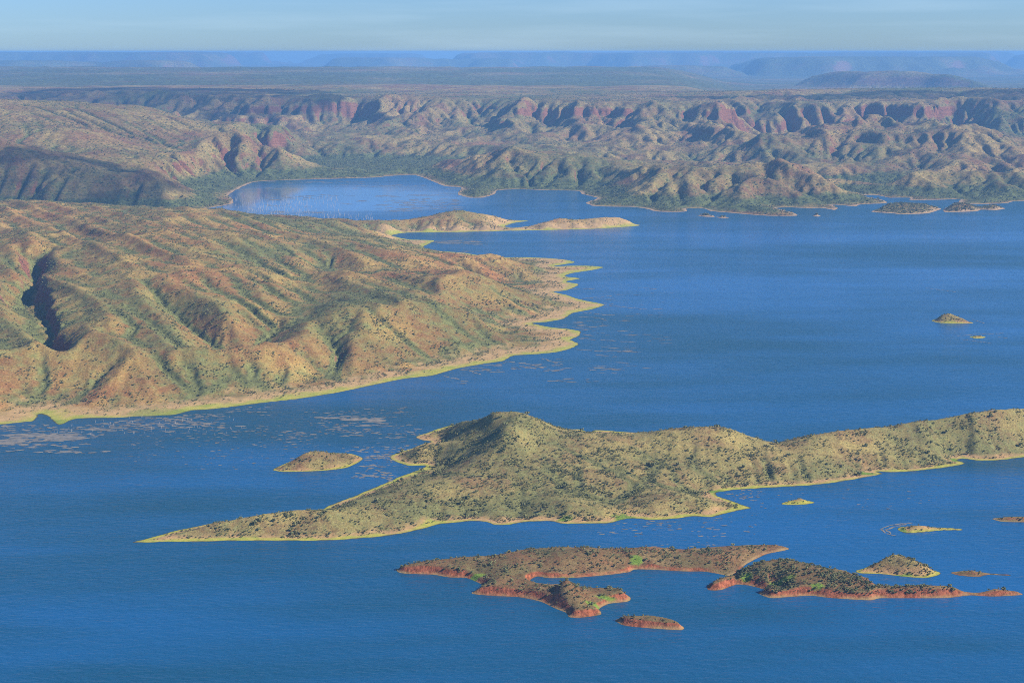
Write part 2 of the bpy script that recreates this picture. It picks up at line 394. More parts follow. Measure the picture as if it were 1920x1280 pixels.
def island(name, L, cell, mat, label, cat='island', group=None, kind=None, lush=(), bounds=None):
    H, W = L.z.shape
    x1 = L.x0 + (W - 1) * L.cell; y1 = L.y0 + (H - 1) * L.cell
    X, Y = grid(L.x0, x1, L.y0, y1, cell)
    Z = L.h(X, Y); sd = L.g(L.sd, X, Y); fl = np.clip(L.g(L.flow, X, Y), 0, 1)
    me = land_mesh(name, X, Y, Z, {'shore': sd, 'drain': fl, 'lush': lush_mask(X, Y, lush)}, sd > -14, mat)
    return add_obj(name, me, label, cat, group, kind)

# ================================================================== LARGE STRUCTURE
def report(s): print('[%.1fs] %s' % (time.time() - T0, s))

# ------------------------------------------------------------------ headland: the long peninsula on the left and the low spit behind it
HEAD_OUT = [(-420, 812), (-200, 803), (-60, 799), (0, 796), (40, 792), (66, 789), (76, 776), (90, 782), (110, 797), (145, 785), (212, 784), (257, 781), (325, 778), (362, 769),
            (400, 767), (480, 757), (560, 748), (640, 735), (700, 722), (760, 710), (810, 704), (860, 691), (910, 682), (945, 677), (965, 667), (1010, 664), (1047, 660), (1075, 652),
            (1086, 644), (1072, 637), (1087, 630), (1092, 621), (1067, 616), (1035, 613), (1000, 606), (1025, 604), (1057, 598), (1075, 587), (1110, 580), (1135, 571),
            (1102, 564), (1082, 559), (1065, 553), (1040, 547), (1065, 544), (1087, 533), (1062, 528), (1090, 522), (1060, 518), (1075, 512), (1110, 507), (1135, 501),
            (1105, 498), (1062, 498), (1040, 499), (1080, 492), (1062, 487), (1030, 484), (985, 482), (950, 482), (910, 480), (872, 474), (822, 470), (796, 463), (815, 451), (770, 449), (735, 442),
            (756, 437), (797, 436), (870, 435), (955, 433), (1010, 432), (1048, 431), (1100, 430), (1150, 427), (1200, 423), (1185, 419), (1150, 418), (1090, 418), (1030, 420), (990, 424), (962, 427),
            (948, 424), (965, 418), (992, 414), (950, 412), (900, 411), (850, 411), (800, 412), (760, 415), (725, 419), (690, 421), (640, 415), (600, 412),
            (560, 409), (520, 407), (480, 405), (440, 402), (380, 398), (300, 396), (200, 394), (0, 390), (-300, 385), (-500, 385)]
def _tr(row, eye): return math.tan(math.atan((640 - eye) / FPX) + math.atan((row - 640) / FPX))
def HC(px, row, Y): return vp(px, row, Y * 1000 * _tr(row, 85) / _tr(row, 97))
HEAD_CR = [HC(-300, 385, 4.3), HC(-150, 387, 4.3), HC(0, 388, 4.3), HC(100, 400, 4.2), HC(200, 402, 4.2), HC(300, 401, 4.2), HC(360, 400, 4.2), HC(420, 408, 4.15), HC(500, 412, 4.2), HC(560, 418, 4.2),
           HC(640, 440, 4.1), HC(150, 440, 3.7), HC(30, 450, 3.6), HC(330, 462, 3.45), HC(330, 520, 3.1), HC(200, 520, 3.1), HC(200, 570, 2.8), HC(110, 600, 2.72), HC(-150, 560, 2.9), HC(0, 560, 2.9), HC(0, 650, 2.52),
           HC(-150, 680, 2.45), HC(250, 640, 2.52), HC(300, 700, 2.37), HC(400, 640, 2.58), HC(500, 580, 2.85), HC(600, 520, 3.2), HC(600, 600, 2.78), HC(650, 560, 3.0), HC(700, 500, 3.45),
           HC(800, 540, 3.12), HC(800, 490, 3.6), HC(900, 520, 3.35), HC(900, 590, 2.93), HC(750, 630, 2.7), HC(650, 690, 2.46), HC(500, 690, 2.42), HC(985, 472, 3.92), HC(950, 476, 3.9), HC(1030, 480, 3.9),
           HC(1000, 540, 3.28), HC(720, 455, 3.95), HC(560, 470, 3.6), HC(450, 500, 3.3), HC(120, 745, 2.3), HC(220, 735, 2.29), HC(30, 745, 2.3), HC(-100, 750, 2.3),
           HC(420, 720, 2.36), HC(560, 715, 2.37), HC(180, 750, 2.27),
           HC(845, 396, 4.83), HC(865, 396, 4.85), HC(895, 400, 4.85), HC(800, 406, 4.8), HC(925, 406, 4.85), HC(760, 414, 4.75), HC(690, 413, 4.75), HC(620, 411, 4.7), HC(700, 428, 4.6),
           HC(1050, 410, 4.80), HC(1020, 416, 4.79), HC(1080, 411, 4.80), HC(1105, 412, 4.80), HC(1130, 409, 4.81), HC(1158, 407, 4.82), HC(1180, 412, 4.82)]
def hl(pts): return [tuple(gp(px, py, z)) for px, py, z in pts]
HEAD_CARVE = [(hl([(70, 492, 85), (62, 530, 75), (36, 575, 60), (60, 625, 45), (105, 665, 35), (128, 700, 22), (150, 725, 12), (140, 755, 4), (80, 775, 1)]), 30, 26),
              (hl([(615, 500, 60), (592, 530, 50), (572, 585, 38), (540, 622, 30), (455, 660, 22), (385, 697, 14), (330, 722, 9), (310, 745, 5), (275, 775, 1)]), 26, 60),
              (hl([(230, 640, 55), (290, 690, 35), (325, 722, 12)]), 20, 30),
              (hl([(300, 580, 65), (400, 640, 40), (470, 655, 25)]), 14, 40),
              (hl([(700, 520, 45), (860, 590, 25), (1000, 606, 4)]), 16, 50),
              (hl([(620, 640, 30), (640, 690, 15), (600, 735, 3)]), 14, 45)]
def gorge_wall(X, Y, z):                          # the sheer broken wall along the right side of the gorge
    pts = np.array(hl([(78, 495, 85), (72, 545, 75), (98, 590, 60), (110, 640, 45), (132, 690, 25)]))
    d = seg_dist([tuple(p) for p in pts], X, Y)
    t = np.interp(Y, pts[::-1, 1], pts[::-1, 0]); side = X - t + 24 * fbm(X, Y, 55, 4, 5)
    cut = sstep(-6, 8, side)                      # 0 on the gorge side
    drop = 21 * np.exp(-(np.maximum(-side, 0) / 32) ** 2) * (1 - cut) * sstep(pts[:, 1].min() - 20, pts[:, 1].min() + 90, Y) * sstep(pts[:, 1].max() + 40, pts[:, 1].max() - 40, Y)
    return z - np.minimum(drop, np.maximum(z - 6, 0) * 0.75)
LH = build_land(HEAD_OUT, HEAD_CR, 8.5, 60.0, 0.10, 14, 0.085, 1.8, 0.026, gentle=0.024, wide=80, steep=0.42, shore_step=55, carve=HEAD_CARVE,
                aniso=(math.radians(-57), 0.20, 125.0), wl=260, detail=1.6, dwl=26, pad=60, jag=3.2, post=gorge_wall, seed=11, spit=4600.0)
def headland_mesh():
    rows = np.concatenate([np.arange(2150, 3000, 5.0), np.arange(3000, 4000, 7.0), np.arange(4000, 5450, 9.0)])
    u = np.linspace(-0.50, 0.12, 620)
    Yg, U = np.meshgrid(rows, u, indexing='ij'); Xg = U * Yg
    Z = LH.h(Xg, Yg); sd = LH.g(LH.sd, Xg, Yg); fl = np.clip(LH.g(LH.flow, Xg, Yg), 0, 1)
    W = LH.z.shape[1]; inside = (Xg > LH.x0 + 20) & (Yg < LH.y0 + (LH.z.shape[0] - 2) * LH.cell)
    keep = (sd > -25) & inside
    lm = lush_mask(Xg, Yg, [(300, 772, 60, 30), (105, 790, 26, 22), (345, 770, 40, 16)]) * 0.55
    me = land_mesh('headland', Xg, Yg, Z, {'shore': sd, 'drain': fl, 'lush': lm}, keep, M_head)
    add_obj('headland', me, 'long grassy headland of rounded red and straw ridges with a dark gorge at the left', kind='structure')
headland_mesh(); report('headland')

# ------------------------------------------------------------------ the range: far shore, left hills, escarpment and plateau behind
RANGE_OUT = [(-900, 398), (-300, 398), (200, 398), (330, 396), (395, 390), (440, 380), (430, 366), (450, 353), (480, 341), (540, 338), (620, 335.5), (700, 333), (740, 329.5), (775, 328.5), (800, 336), (826, 347), (838, 350), (864, 352),
             (856, 364), (880, 371), (905, 371), (931, 363), (936, 357), (966, 355), (1001, 356), (1039, 357), (1082, 358), (1091, 364), (1118, 371), (1100, 380), (1109, 386), (1155, 388), (1185, 388), (1209, 391), (1231, 397), (1287, 397),
             (1290, 391), (1316, 391), (1333, 396), (1380, 400), (1412, 403), (1445, 405), (1494, 405), (1488, 399), (1456, 390), (1482, 389), (1523, 391), (1540, 390), (1564, 394), (1576, 390), (1564, 384), (1602, 387), (1617, 383),
             (1666, 381), (1652, 374), (1617, 367), (1640, 366), (1668, 371), (1707, 370.5), (1704, 375), (1754, 375), (1797, 374), (1797, 381), (1838, 383), (1891, 381), (1902, 378), (1960, 376), (2100, 374), (2500, 372), (3200, 370)]
RPOLY = np.concatenate([smooth_poly(RANGE_OUT, 30, False), [[9500, 5600], [9500, 15000], [-9500, 15000], [-9500, 5000]]])
def RC(px, Y, h):
    Y = Y * 1.045
    x = (px - 960) / FPX * (Y * 1000 * cp + CAM_H * sp_)     # depth along the view axis
    return (x, Y * 1000.0, float(h))
def RV(px, row, Y): return vp(px, row, Y * 1000 * min(1.045, _tr(row, 85) / _tr(row, 97)))
RANGE_CR = []
# left hill with the long straw slope, the darker hill in front of it
RANGE_CR += [RV(-250, 186, 7.7), RV(-100, 187, 7.7), RV(0, 190, 7.7), RV(150, 196, 7.7), RV(270, 206, 7.7), RV(350, 226, 7.6), RV(430, 251, 7.5), RV(520, 284, 7.4), RV(150, 250, 6.6), RV(300, 300, 6.3), RV(250, 265, 6.8),
             RV(380, 328, 6.2), RV(0, 268, 6.35), RV(-150, 262, 6.35), RV(60, 290, 6.1), RV(0, 274, 5.7), RV(-150, 262, 5.7), RV(130, 309, 5.65), RV(250, 332, 5.65), RV(100, 342, 5.2), RV(200, 375, 5.0), RV(0, 350, 5.0),
             RV(320, 385, 5.05), RV(330, 366, 5.4), RV(400, 352, 5.8), RV(430, 338, 6.2), RC(480, 6.55, 6), RC(600, 6.75, 8), RC(560, 6.75, 45), RC(330, 4.75, 30), RC(420, 5.6, 6), RC(430, 5.25, 2),
             RC(-300, 9.0, 190), RC(0, 9.0, 200), RC(150, 9.0, 170), RC(350, 8.7, 80), RC(480, 8.4, 50), RC(560, 8.0, 40), RC(0, 10.0, 130), RC(200, 10.0, 120), RC(350, 9.4, 90)]
# valley floor
RANGE_CR += [RC(640, 7.3, 18), RC(740, 7.2, 18), RC(800, 6.9, 14), RC(600, 7.8, 38), RC(700, 8.0, 45), RC(820, 7.7, 40), RC(1150, 6.95, 20), RC(1210, 7.2, 30), RC(1280, 6.9, 22), RC(1350, 6.7, 26), RC(1100, 7.25, 35),
             RC(1600, 6.45, 10), RC(1700, 6.3, 8), RC(1800, 6.25, 8), RC(1920, 6.2, 8), RC(2050, 6.2, 8), RC(1550, 6.7, 16), RC(1480, 6.2, 14)]
# low hills along the far shore
RANGE_CR += [RC(905, 5.75, 26), RC(930, 6.45, 62), RC(990, 6.5, 74), RC(1060, 6.35, 58), RC(880, 6.6, 46), RC(1130, 5.85, 42), RC(1180, 5.75, 48), RC(1240, 5.7, 52), RC(1300, 5.65, 44), RC(1250, 6.05, 42), RC(1330, 5.95, 55),
             RC(1400, 5.6, 46), RC(1420, 5.9, 66), RC(1360, 5.5, 34), RC(1450, 5.4, 26), RC(1520, 5.6, 28), RC(1560, 5.85, 46), RC(1500, 6.0, 45), RC(1620, 5.8, 22), RC(1700, 5.95, 30), RC(1760, 5.95, 30), RC(1840, 5.95, 36), RC(1900, 6.0, 28)]
# escarpment, left half: rim, cliff foot, talus
for px, Yr, hr, Yf, hf in [(400, 9.9, 268, 9.3, 110), (470, 9.6, 265, 9.05, 105), (543, 9.5, 264, 8.9, 92), (600, 9.3, 258, 8.75, 85), (640, 9.75, 258, 9.3, 110), (700, 9.2, 268, 8.75, 95), (760, 9.2, 262, 8.7, 90), (830, 9.25, 262, 8.7, 95), (915, 9.2, 258, 8.6, 92),
                           (975, 8.95, 255, 8.35, 95), (1030, 8.75, 268, 8.15, 100), (1080, 8.9, 258, 8.3, 110), (1140, 8.55, 258, 8.1, 110), (1200, 8.5, 252, 8.05, 105), (1270, 8.5, 250, 8.1, 120), (1345, 8.35, 250, 7.9, 130), (1390, 9.1, 235, 8.45, 80)]:
    RANGE_CR += [RC(px, Yr, hr), RC(px, Yf - 0.1, hf * 0.85), RC(px, Yf - 0.55, 42), RC(px, Yr + 0.5, hr + 4)]
# escarpment, right half: spurs and the valleys between, then the higher mesa behind
for px, Ys, hs in [(1490, 8.55, 242), (1500, 8.9, 250), (1620, 8.5, 240), (1615, 8.9, 250), (1745, 8.35, 232), (1735, 8.8, 246), (1870, 8.6, 226), (1880, 9.0, 245), (2000, 8.4, 230), (2120, 8.5, 230)]: RANGE_CR.append(RC(px, Ys, hs))
for px, Yv, hv in [(1425, 8.5, 110), (1555, 8.45, 118), (1690, 8.3, 100), (1805, 8.3, 105), (1930, 8.3, 100), (1410, 8.0, 60), (1550, 8.05, 75), (1690, 7.9, 66), (1810, 7.85, 64), (2060, 8.0, 70)]: RANGE_CR.append(RC(px, Yv, hv))
for px, Yv, hv in [(1300, 10.1, 268), (1400, 10.0, 282), (1500, 10.0, 292), (1620, 10.0, 297), (1740, 10.0, 300), (1850, 10.0, 305), (1950, 10.0, 308), (2100, 10.0, 308), (1420, 9.45, 238), (1560, 9.4, 240), (1690, 9.3, 236), (1810, 9.3, 236), (1930, 9.3, 238)]: RANGE_CR.append(RC(px, Yv, hv))
RANGE_CR += [RV(1584, 267, 7.35), RV(1640, 266, 7.45), RV(1725, 264, 7.4), RV(1790, 268, 7.4), RV(1844, 278, 7.3), RV(1920, 290, 7.2), RV(1460, 284, 7.15), RV(1500, 288, 7.25), RV(1410, 300, 7.05), RV(1650, 300, 7.0), RV(1760, 305, 6.85), RV(1880, 310, 6.8),
             RC(1560, 7.0, 40), RC(1700, 7.05, 60), RC(1330, 7.5, 50)]
# plateau
for px in (-900, -400, 0, 300, 600, 900, 1200, 1500, 1900, 2400, 2900):
    RANGE_CR += [RC(px, 12.6, 285 if px < 1400 else 190), RC(px, 14.5, 290 if px < 1400 else 190)]
    if px < 500: RANGE_CR += [RC(px, 11.6, 285)]
    if 500 < px < 1300: RANGE_CR += [RC(px, 10.6, 272)]
RANGE_CR += [RC(2400, 10, 300), RC(2400, 8.6, 230), RC(2400, 7.6, 90), RC(2400, 6.3, 10), RC(3000, 9, 240), RC(-900, 8, 320), RC(-900, 6, 200), RC(-900, 10, 180)]
def plateau(X, Y):                                # rolling tableland, lower plains beyond, for everything far away
    return 286 + 20 * fbm(X, Y, 2600, 4, 60) + 15 * fbm(X, Y, 700, 4, 61, True) - 120 * sstep(0.10, 0.17, X / np.maximum(Y, 1) + 0.03 * fbm(X, Y, 1500, 3, 62)) * sstep(10700, 11700, Y) + (90 * sstep(11500, 19000, Y) + 26 * sstep(12500, 15000, Y) * fbm(X, Y, 1900, 4, 63, True)) * sstep(0.16, 0.08, X / np.maximum(Y, 1))
def build_range():
    cell = 22.0
    X, Y = grid(-6300, 6600, 4500, 13600, cell)
    sd = sdist(RPOLY, X, Y) + 9 * fbm(X, Y, 150, 4, 71)
    sh = RPOLY[::4]; sh = sh[(sh[:, 1] < 8000) & (abs(sh[:, 0]) < 7000)]
    R = RBF(np.concatenate([np.column_stack([sh, np.zeros(len(sh))]), np.array(RANGE_CR)]), 110)
    soft_hill = sstep(-1350, -1750, X) * sstep(9300, 8800, Y)          # the straw hills at the left are little dissected
    zone = sstep(7500, 8300, Y) * sstep(-2600, -1700, X)
    wy = 340 * fbm(X, Y * 0.4, 700, 3, 46, True) + 330 * fbm(X, Y, 1500, 2, 47); wx = 170 * fbm(X, Y, 700, 3, 48)
    env = np.maximum(R(X + wx * zone, Y - wy * zone), 3)
    far = sstep(10900, 12400, Y)
    env = env * (1 - far) + plateau(X, Y) * far
    # spurs that run down towards the lake from the rim, and rows of low hills before them
    qx = X + 90 * fbm(X, Y, 300, 3, 54); qy = Y + 90 * fbm(X, Y, 300, 3, 55)
    rid = np.clip(0.5 + 0.62 * fbm(qx, qy * 0.45, 430, 5, 53, True, 0.55), 0, 1)
    hil = np.clip(0.5 + 0.62 * fbm(qx, qy * 0.8, 270, 4, 43, True, 0.5), 0, 1)
    slope_zone = sstep(40, 95, env) * sstep(268, 215, env) * (1 - soft_hill) * (1 - far)
    low_zone = sstep(140, 60, env) * sstep(10, 260, sd) * (1 - soft_hill)
    z = env + slope_zone * (215 * rid - 120) * sstep(30, 120, env) + low_zone * (58 * hil ** 1.3 - 14) + (1 - slope_zone) * (1 - low_zone) * 9 * fbm(X, Y, 500, 4, 41, True) + rng.random(X.shape)
    flat = np.zeros_like(X)
    for px, Yk, rx, ry in ((680, 7.3, 620, 420), (1200, 7.0, 480, 190), (1700, 6.28, 1100, 120), (440, 6.1, 260, 520)):
        c = RC(px, Yk, 0); flat = np.maximum(flat, sstep(1.25, 0.6, np.hypot((X - c[0]) / rx, (Y - c[1]) / ry) + 0.25 * fbm(X, Y, 400, 3, 56)))
    z = z * (1 - flat) + (np.minimum(env, 26) * 0.7 + 2 * fbm(X, Y, 200, 3, 49)) * flat
    z = np.maximum(z, 3)
    z = np.minimum(z, beach(sd, 0.04, 30, 0.42)); fixed = sd < 0
    fixed[0] = fixed[-1] = True; fixed[:, 0] = fixed[:, -1] = True
    z0 = z.copy()
    up = 3.4 * np.clip(z / 170, 0, 1) * (1 - flat) * (1 - 0.6 * soft_hill)
    z = np.where(fixed, z, np.maximum(z - 9 * up, np.minimum(z, 4)))
    z, flow = erode(z, fixed, cell, 13, (0.10 + 0.10 * low_zone) * (1 - 0.35 * soft_hill), up * (1 + 0.9 * low_zone), 0.004)
    z = z * (1 - far) + (0.25 * z + 0.75 * z0) * far
    # hard beds: cliffs where the slope crosses them, ledges between; only in the high country
    tilt = 34 * fbm(X, Y, 2600, 2, 44) + 6 * fbm(X, Y, 180, 3, 45)
    zt = z + tilt; lv = np.array([-50, 80, 125, 180, 252, 400.0]); sharp = [1.0, 1.5, 1.6, 3.0, 1.0]
    zo = zt.copy()
    for i in range(5):
        a, b = lv[i], lv[i + 1]; t = np.clip((zt - a) / (b - a), 0, 1); p = sharp[i]
        s = np.where(t < 0.5, 0.5 * (2 * t) ** p, 1 - 0.5 * (2 - 2 * t) ** p) if i < 3 else (sstep(0.30, 0.62, t) * 0.80 + t * 0.20 if i == 3 else t)
        zo = np.where((zt >= a) & (zt < b), a + s * (b - a), zo)
    zo = zo - tilt
    z = z + (zo - z) * (1 - soft_hill) * (1 - far) * sstep(-0.25, 0.25, fbm(X, Y, 700, 3, 52) - 0.02)
    z = np.where(sd > 0, np.minimum(np.maximum(z, 0.03 * np.minimum(sd, 60)), beach(sd, 0.04, 30, 0.5)), np.maximum(0.1 * sd, -6))
    fl = np.clip(np.log(flow * cell * cell / 6000.0) / 5.0, 0, 1)
    fl = np.maximum(fl, 0.8 * sstep(40, 12, z) * sstep(0, 120, sd))
    return Land(X[0, 0], Y[0, 0], cell, z, sd, fl, 5.0, 60.0, 21)
LR = build_range(); report('range eroded')
def range_mesh():
    rows = np.concatenate([np.arange(4650, 9900, 12.0), np.arange(9900, 13000, 22.0)])
    u = np.linspace(-0.46, 0.46, 820)
    Yg, U = np.meshgrid(rows, u, indexing='ij'); Xg = U * Yg
    Z = LR.h(Xg, Yg); sd = LR.g(LR.sd, Xg, Yg); fl = np.clip(LR.g(LR.flow, Xg, Yg), 0, 1)
    far = sstep(12000, 12900, Yg); Z = Z * (1 - far) + plateau(Xg, Yg) * far
    me = land_mesh('hills', Xg, Yg, Z, {'shore': sd, 'drain': fl, 'lush': np.zeros_like(Z)}, sd > -40, M_range)
    add_obj('hills', me, 'range of hills beyond the lake with red cliffs below a flat plateau', kind='structure')
range_mesh(); report('range mesh')

# ------------------------------------------------------------------ the tableland out to the horizon and its far mesas
def far_heights(X, Y):
    z = plateau(X, Y)
    D = np.hypot(X, Y)
    drop = sstep(19500, 23000, Y + 1800 * fbm(X, Y, 5000, 3, 81))
    z = z * (1 - drop) + (150 + 30 * fbm(X, Y, 3000, 4, 82)) * drop
    def mesa(px0, px1, Yc, depth, h, seed, edge=900.0, ends=900.0):
        x0 = (px0 - 960) / FPX * Yc; x1 = (px1 - 960) / FPX * Yc
        n = fbm(X, Y, 3800, 4, seed)
        a = np.minimum(X - x0, x1 - X) + ends * n; b = depth - np.abs(Y - Yc) + edge * 1.6 * n
        m = np.minimum(a / ends, b / edge); t = np.clip(m, 0, 1)
        return (0.55 * t + 0.45 * sstep(0.55, 0.9, t)) * h * (1 + 0.03 * fbm(X, Y, 4200, 3, seed + 3))
    z = np.maximum(z, mesa(1385, 1900, 17300, 1500, 372, 83, 1500, 1600) + 8 * fbm(X, Y, 500, 3, 90, True))
    for a in ((1330, 1975, 29500, 2600, 490, 84, 1700, 1900), (800, 1870, 40500, 3000, 560, 85, 1500, 1400), (-700, 470, 39000, 3000, 572, 86, 2000, 1500),
              (540, 1000, 36500, 2200, 450, 87, 2400, 1600), (-900, 620, 28000, 2300, 430, 88, 2600, 2500), (560, 1500, 27500, 1500, 340, 95, 2600, 3000), (1850, 2600, 43000, 3000, 520, 89, 2500, 2500), (-3500, 545, 52000, 2500, 588, 96, 2500, 900), (835, 4500, 52000, 2500, 590, 97, 2500, 900), (300, 1100, 53000, 2000, 520, 98, 2500, 2500)):
        z = np.maximum(z, mesa(*a) + 12 * fbm(X, Y, 900, 3, 91, True))
    return z
def far_mesh():
    rows = np.concatenate([np.arange(12750, 19000, 60.0), np.geomspace(19000, 56000, 150)])
    u = np.linspace(-0.62, 0.62, 620)
    Yg, U = np.meshgrid(rows, u, indexing='ij'); Xg = U * Yg
    Z = far_heights(Xg, Yg)
    Z = np.where(Yg < 13000, np.minimum(Z, plateau(Xg, Yg) - 3), Z)
    me = land_mesh('tableland', Xg, Yg, Z, {'shore': np.full_like(Z, 999), 'drain': 0.3 + 0.3 * fbm(Xg, Yg, 900, 3, 12), 'lush': np.zeros_like(Z)}, np.ones(Z.shape, bool), M_far)
    add_obj('tableland', me, 'distant tableland and flat topped mesas fading to blue on the horizon', kind='structure')
M_far = land_material('tableland_ground', (0.30, 0.235, 0.11), (0.24, 0.13, 0.07), (0.10, 0.115, 0.05), (0.20, 0.12, 0.08), SAND, LUSH,
                      soil_amt=0.4, patch=700, fine=40.0, bumpd=8.0, rock_slope=(0.86, 0.74), strata=20.0, shrub_dots=0.6, dot_wl=40.0)
far_mesh(); report('far')

# ================================================================== ISLANDS
def CR(lst): return [crest(*c) for c in lst]
LONG_OUT = [(243, 1017), (330, 1016), (420, 1014), (520, 1014), (620, 1013), (700, 1007), (740, 1002), (790, 992), (822, 983), (880, 977), (911, 978), (927, 984), (949, 984), (987, 978), (1033, 977), (1057, 982), (1120, 981), (1146, 980),
            (1168, 974), (1189, 972), (1223, 975), (1259, 973), (1300, 968), (1335, 969), (1359, 963), (1391, 956), (1411, 952), (1391, 945), (1369, 937), (1347, 930), (1342, 924), (1369, 919), (1400, 917), (1443, 914), (1525, 909),
            (1575, 903), (1616, 896), (1656, 888), (1645, 884), (1664, 885), (1704, 884), (1759, 878), (1795, 873), (1811, 868), (1795, 862), (1807, 860), (1834, 863), (1867, 863), (1903, 859), (1960, 853), (2080, 842), (2200, 830),
            (2250, 805), (2150, 790), (2000, 790), (1900, 792), (1800, 797), (1700, 809), (1600, 818), (1500, 830), (1455, 833), (1420, 831), (1380, 820), (1320, 817), (1240, 815), (1223, 811), (1170, 809), (1140, 806.5), (1113, 806), (1105, 812), (1098, 808), (1085, 804),
            (1050, 805), (1000, 806), (950, 808), (900, 803), (875, 798), (845, 797), (822, 803), (800, 811), (777, 819), (790, 825), (806, 828), (788, 833), (769, 841), (745, 848), (729, 857), (741, 865), (765, 873), (796, 873),
            (780, 882), (745, 894), (720, 906), (690, 918), (660, 931), (640, 938), (615, 948), (600, 956), (540, 962), (480, 969), (400, 980), (330, 994), (275, 1009)]
LONG_CR = CR([(945, 785, 850), (925, 787, 848), (965, 785, 850), (985, 787, 851), (1010, 791, 850), (1035, 803, 848), (1060, 809, 845), (905, 784, 836), (880, 784, 826), (860, 795, 820), (947, 806, 872), (925, 818, 872), (910, 800, 850), (890, 806, 846), (870, 818, 848), (850, 830, 860),
              (1000, 825, 872), (1050, 835, 872), (1108, 814, 852), (1150, 818, 855), (1200, 814, 850), (1240, 807, 848), (1300, 804, 848), (1340, 804, 848), (1370, 805, 848), (1395, 813, 849), (1430, 825, 850), (1455, 830, 850), (1503, 815, 848),
              (1540, 808, 846), (1575, 803, 843), (1613, 804, 843), (1664, 802, 838), (1700, 794, 836), (1747, 778, 833), (1795, 755, 832), (1826, 745, 830), (1867, 748, 828), (1920, 753, 826), (2000, 762, 820), (2100, 785, 815),
              (1347, 841, 876), (1290, 853, 880), (1232, 869, 890), (1400, 843, 872), (1480, 850, 874), (1560, 845, 868), (1640, 843, 862), (1720, 840, 856), (1780, 850, 858), (1830, 820, 848), (1900, 820, 844),
              (1000, 875, 904), (1100, 880, 905), (1150, 900, 918), (900, 880, 905), (850, 900, 921), (800, 915, 936), (740, 940, 957), (700, 948, 966), (900, 935, 948), (1000, 935, 946), (660, 955, 975), (620, 957, 978), (560, 958, 982), (480, 963, 986),
              (400, 977, 995), (330, 995, 1004), (290, 1005, 1010), (700, 985, 992), (560, 990, 1000), (450, 997, 1003), (1250, 900, 915), (1050, 915, 930), (1300, 900, 912), (1450, 885, 898), (1560, 880, 892), (1650, 870, 879), (1750, 862, 870),
              (1095, 951, 965), (1060, 955, 967), (1235, 946, 959), (1290, 940, 954), (1340, 944, 952), (1180, 962, 965), (1360, 935, 937), (1310, 930, 931), (1150, 945, 948), (850, 965, 970), (950, 968, 972)])
LL = build_land(LONG_OUT, LONG_CR, 5.0, 22.0, 0.13, 8, 0.05, 0.7, 0.02, gentle=0.07, wide=16, steep=0.62, shore_step=16, wl=110, detail=0.9, dwl=15, pad=30, jag=1.3, seed=5)
island('island', LL, 3.0, M_long, 'long hilly straw and green island with a rocky peak and tapering left tip', lush=[(1170, 968, 16, 12), (1350, 919, 22, 7), (1060, 972, 10, 7), (1790, 860, 8, 10), (1625, 886, 14, 6)]); report('long island')

def small(outline, cr, cell, mat, label, group=None, **kw):
    lush = kw.pop('lush', ())
    a = dict(cell=cell, soft=7.0, rough=0.12, n_it=0, kf=0, uplift=0, diff=0, gentle=0.10, wide=5, steep=0.8, shore_step=9, wl=45, detail=0.5, dwl=9, pad=22, jag=1.2, seed=len(ISL) + 30)
    a.update(kw); L = build_land(outline, CR(cr), **a)
    o = island('island', L, cell, mat, label, group=group, lush=lush); ISL.append((L, mat)); return L
ISL = []
def bank_top(X, Y, env):                          # a cut earth bank, low in places
    b = 0.6 + 2.7 * sstep(-0.35, 0.15, fbm(X, Y, 70, 3, 33))
    for px, py, r in ((1060, 1082, 55), (1120, 1135, 22), (895, 1085, 20), (1193, 1062, 18), (1300, 1068, 60), (1120, 1082, 50), (1400, 1092, 18), (1465, 1102, 20), (1440, 1034, 55), (1400, 1050, 36), (1345, 1026, 40), (1375, 1066, 30)):
        c = gp(px, py); b = b * sstep(0.5, 1.1, np.hypot(X - c[0], Y - c[1]) / r) + 0.4
    return np.maximum(env, b)
RED_OUT = [(742, 1066), (752, 1074), (813, 1077), (842, 1082), (874, 1083), (900, 1094), (905, 1099), (882, 1111), (894, 1114), (935, 1117), (974, 1119), (1013, 1127), (1042, 1140), (1062, 1148), (1068, 1156), (1087, 1157), (1126, 1151), (1123, 1141), (1142, 1131), (1178, 1127), (1183, 1120),
           (1168, 1111), (1146, 1107), (1120, 1107), (1090, 1103), (1064, 1099), (1042, 1099), (1022, 1099), (1004, 1094), (994, 1087), (1008, 1080), (1030, 1083), (1081, 1082), (1136, 1077), (1178, 1072), (1190, 1067), (1217, 1067), (1281, 1070), (1320, 1070), (1345, 1074), (1366, 1078), (1380, 1072), (1400, 1056),
           (1426, 1043), (1441, 1037), (1480, 1029), (1458, 1022), (1406, 1022), (1355, 1024), (1300, 1029), (1281, 1034), (1204, 1031), (1140, 1031), (1071, 1031), (981, 1036), (935, 1046), (861, 1051), (807, 1056), (765, 1062)]
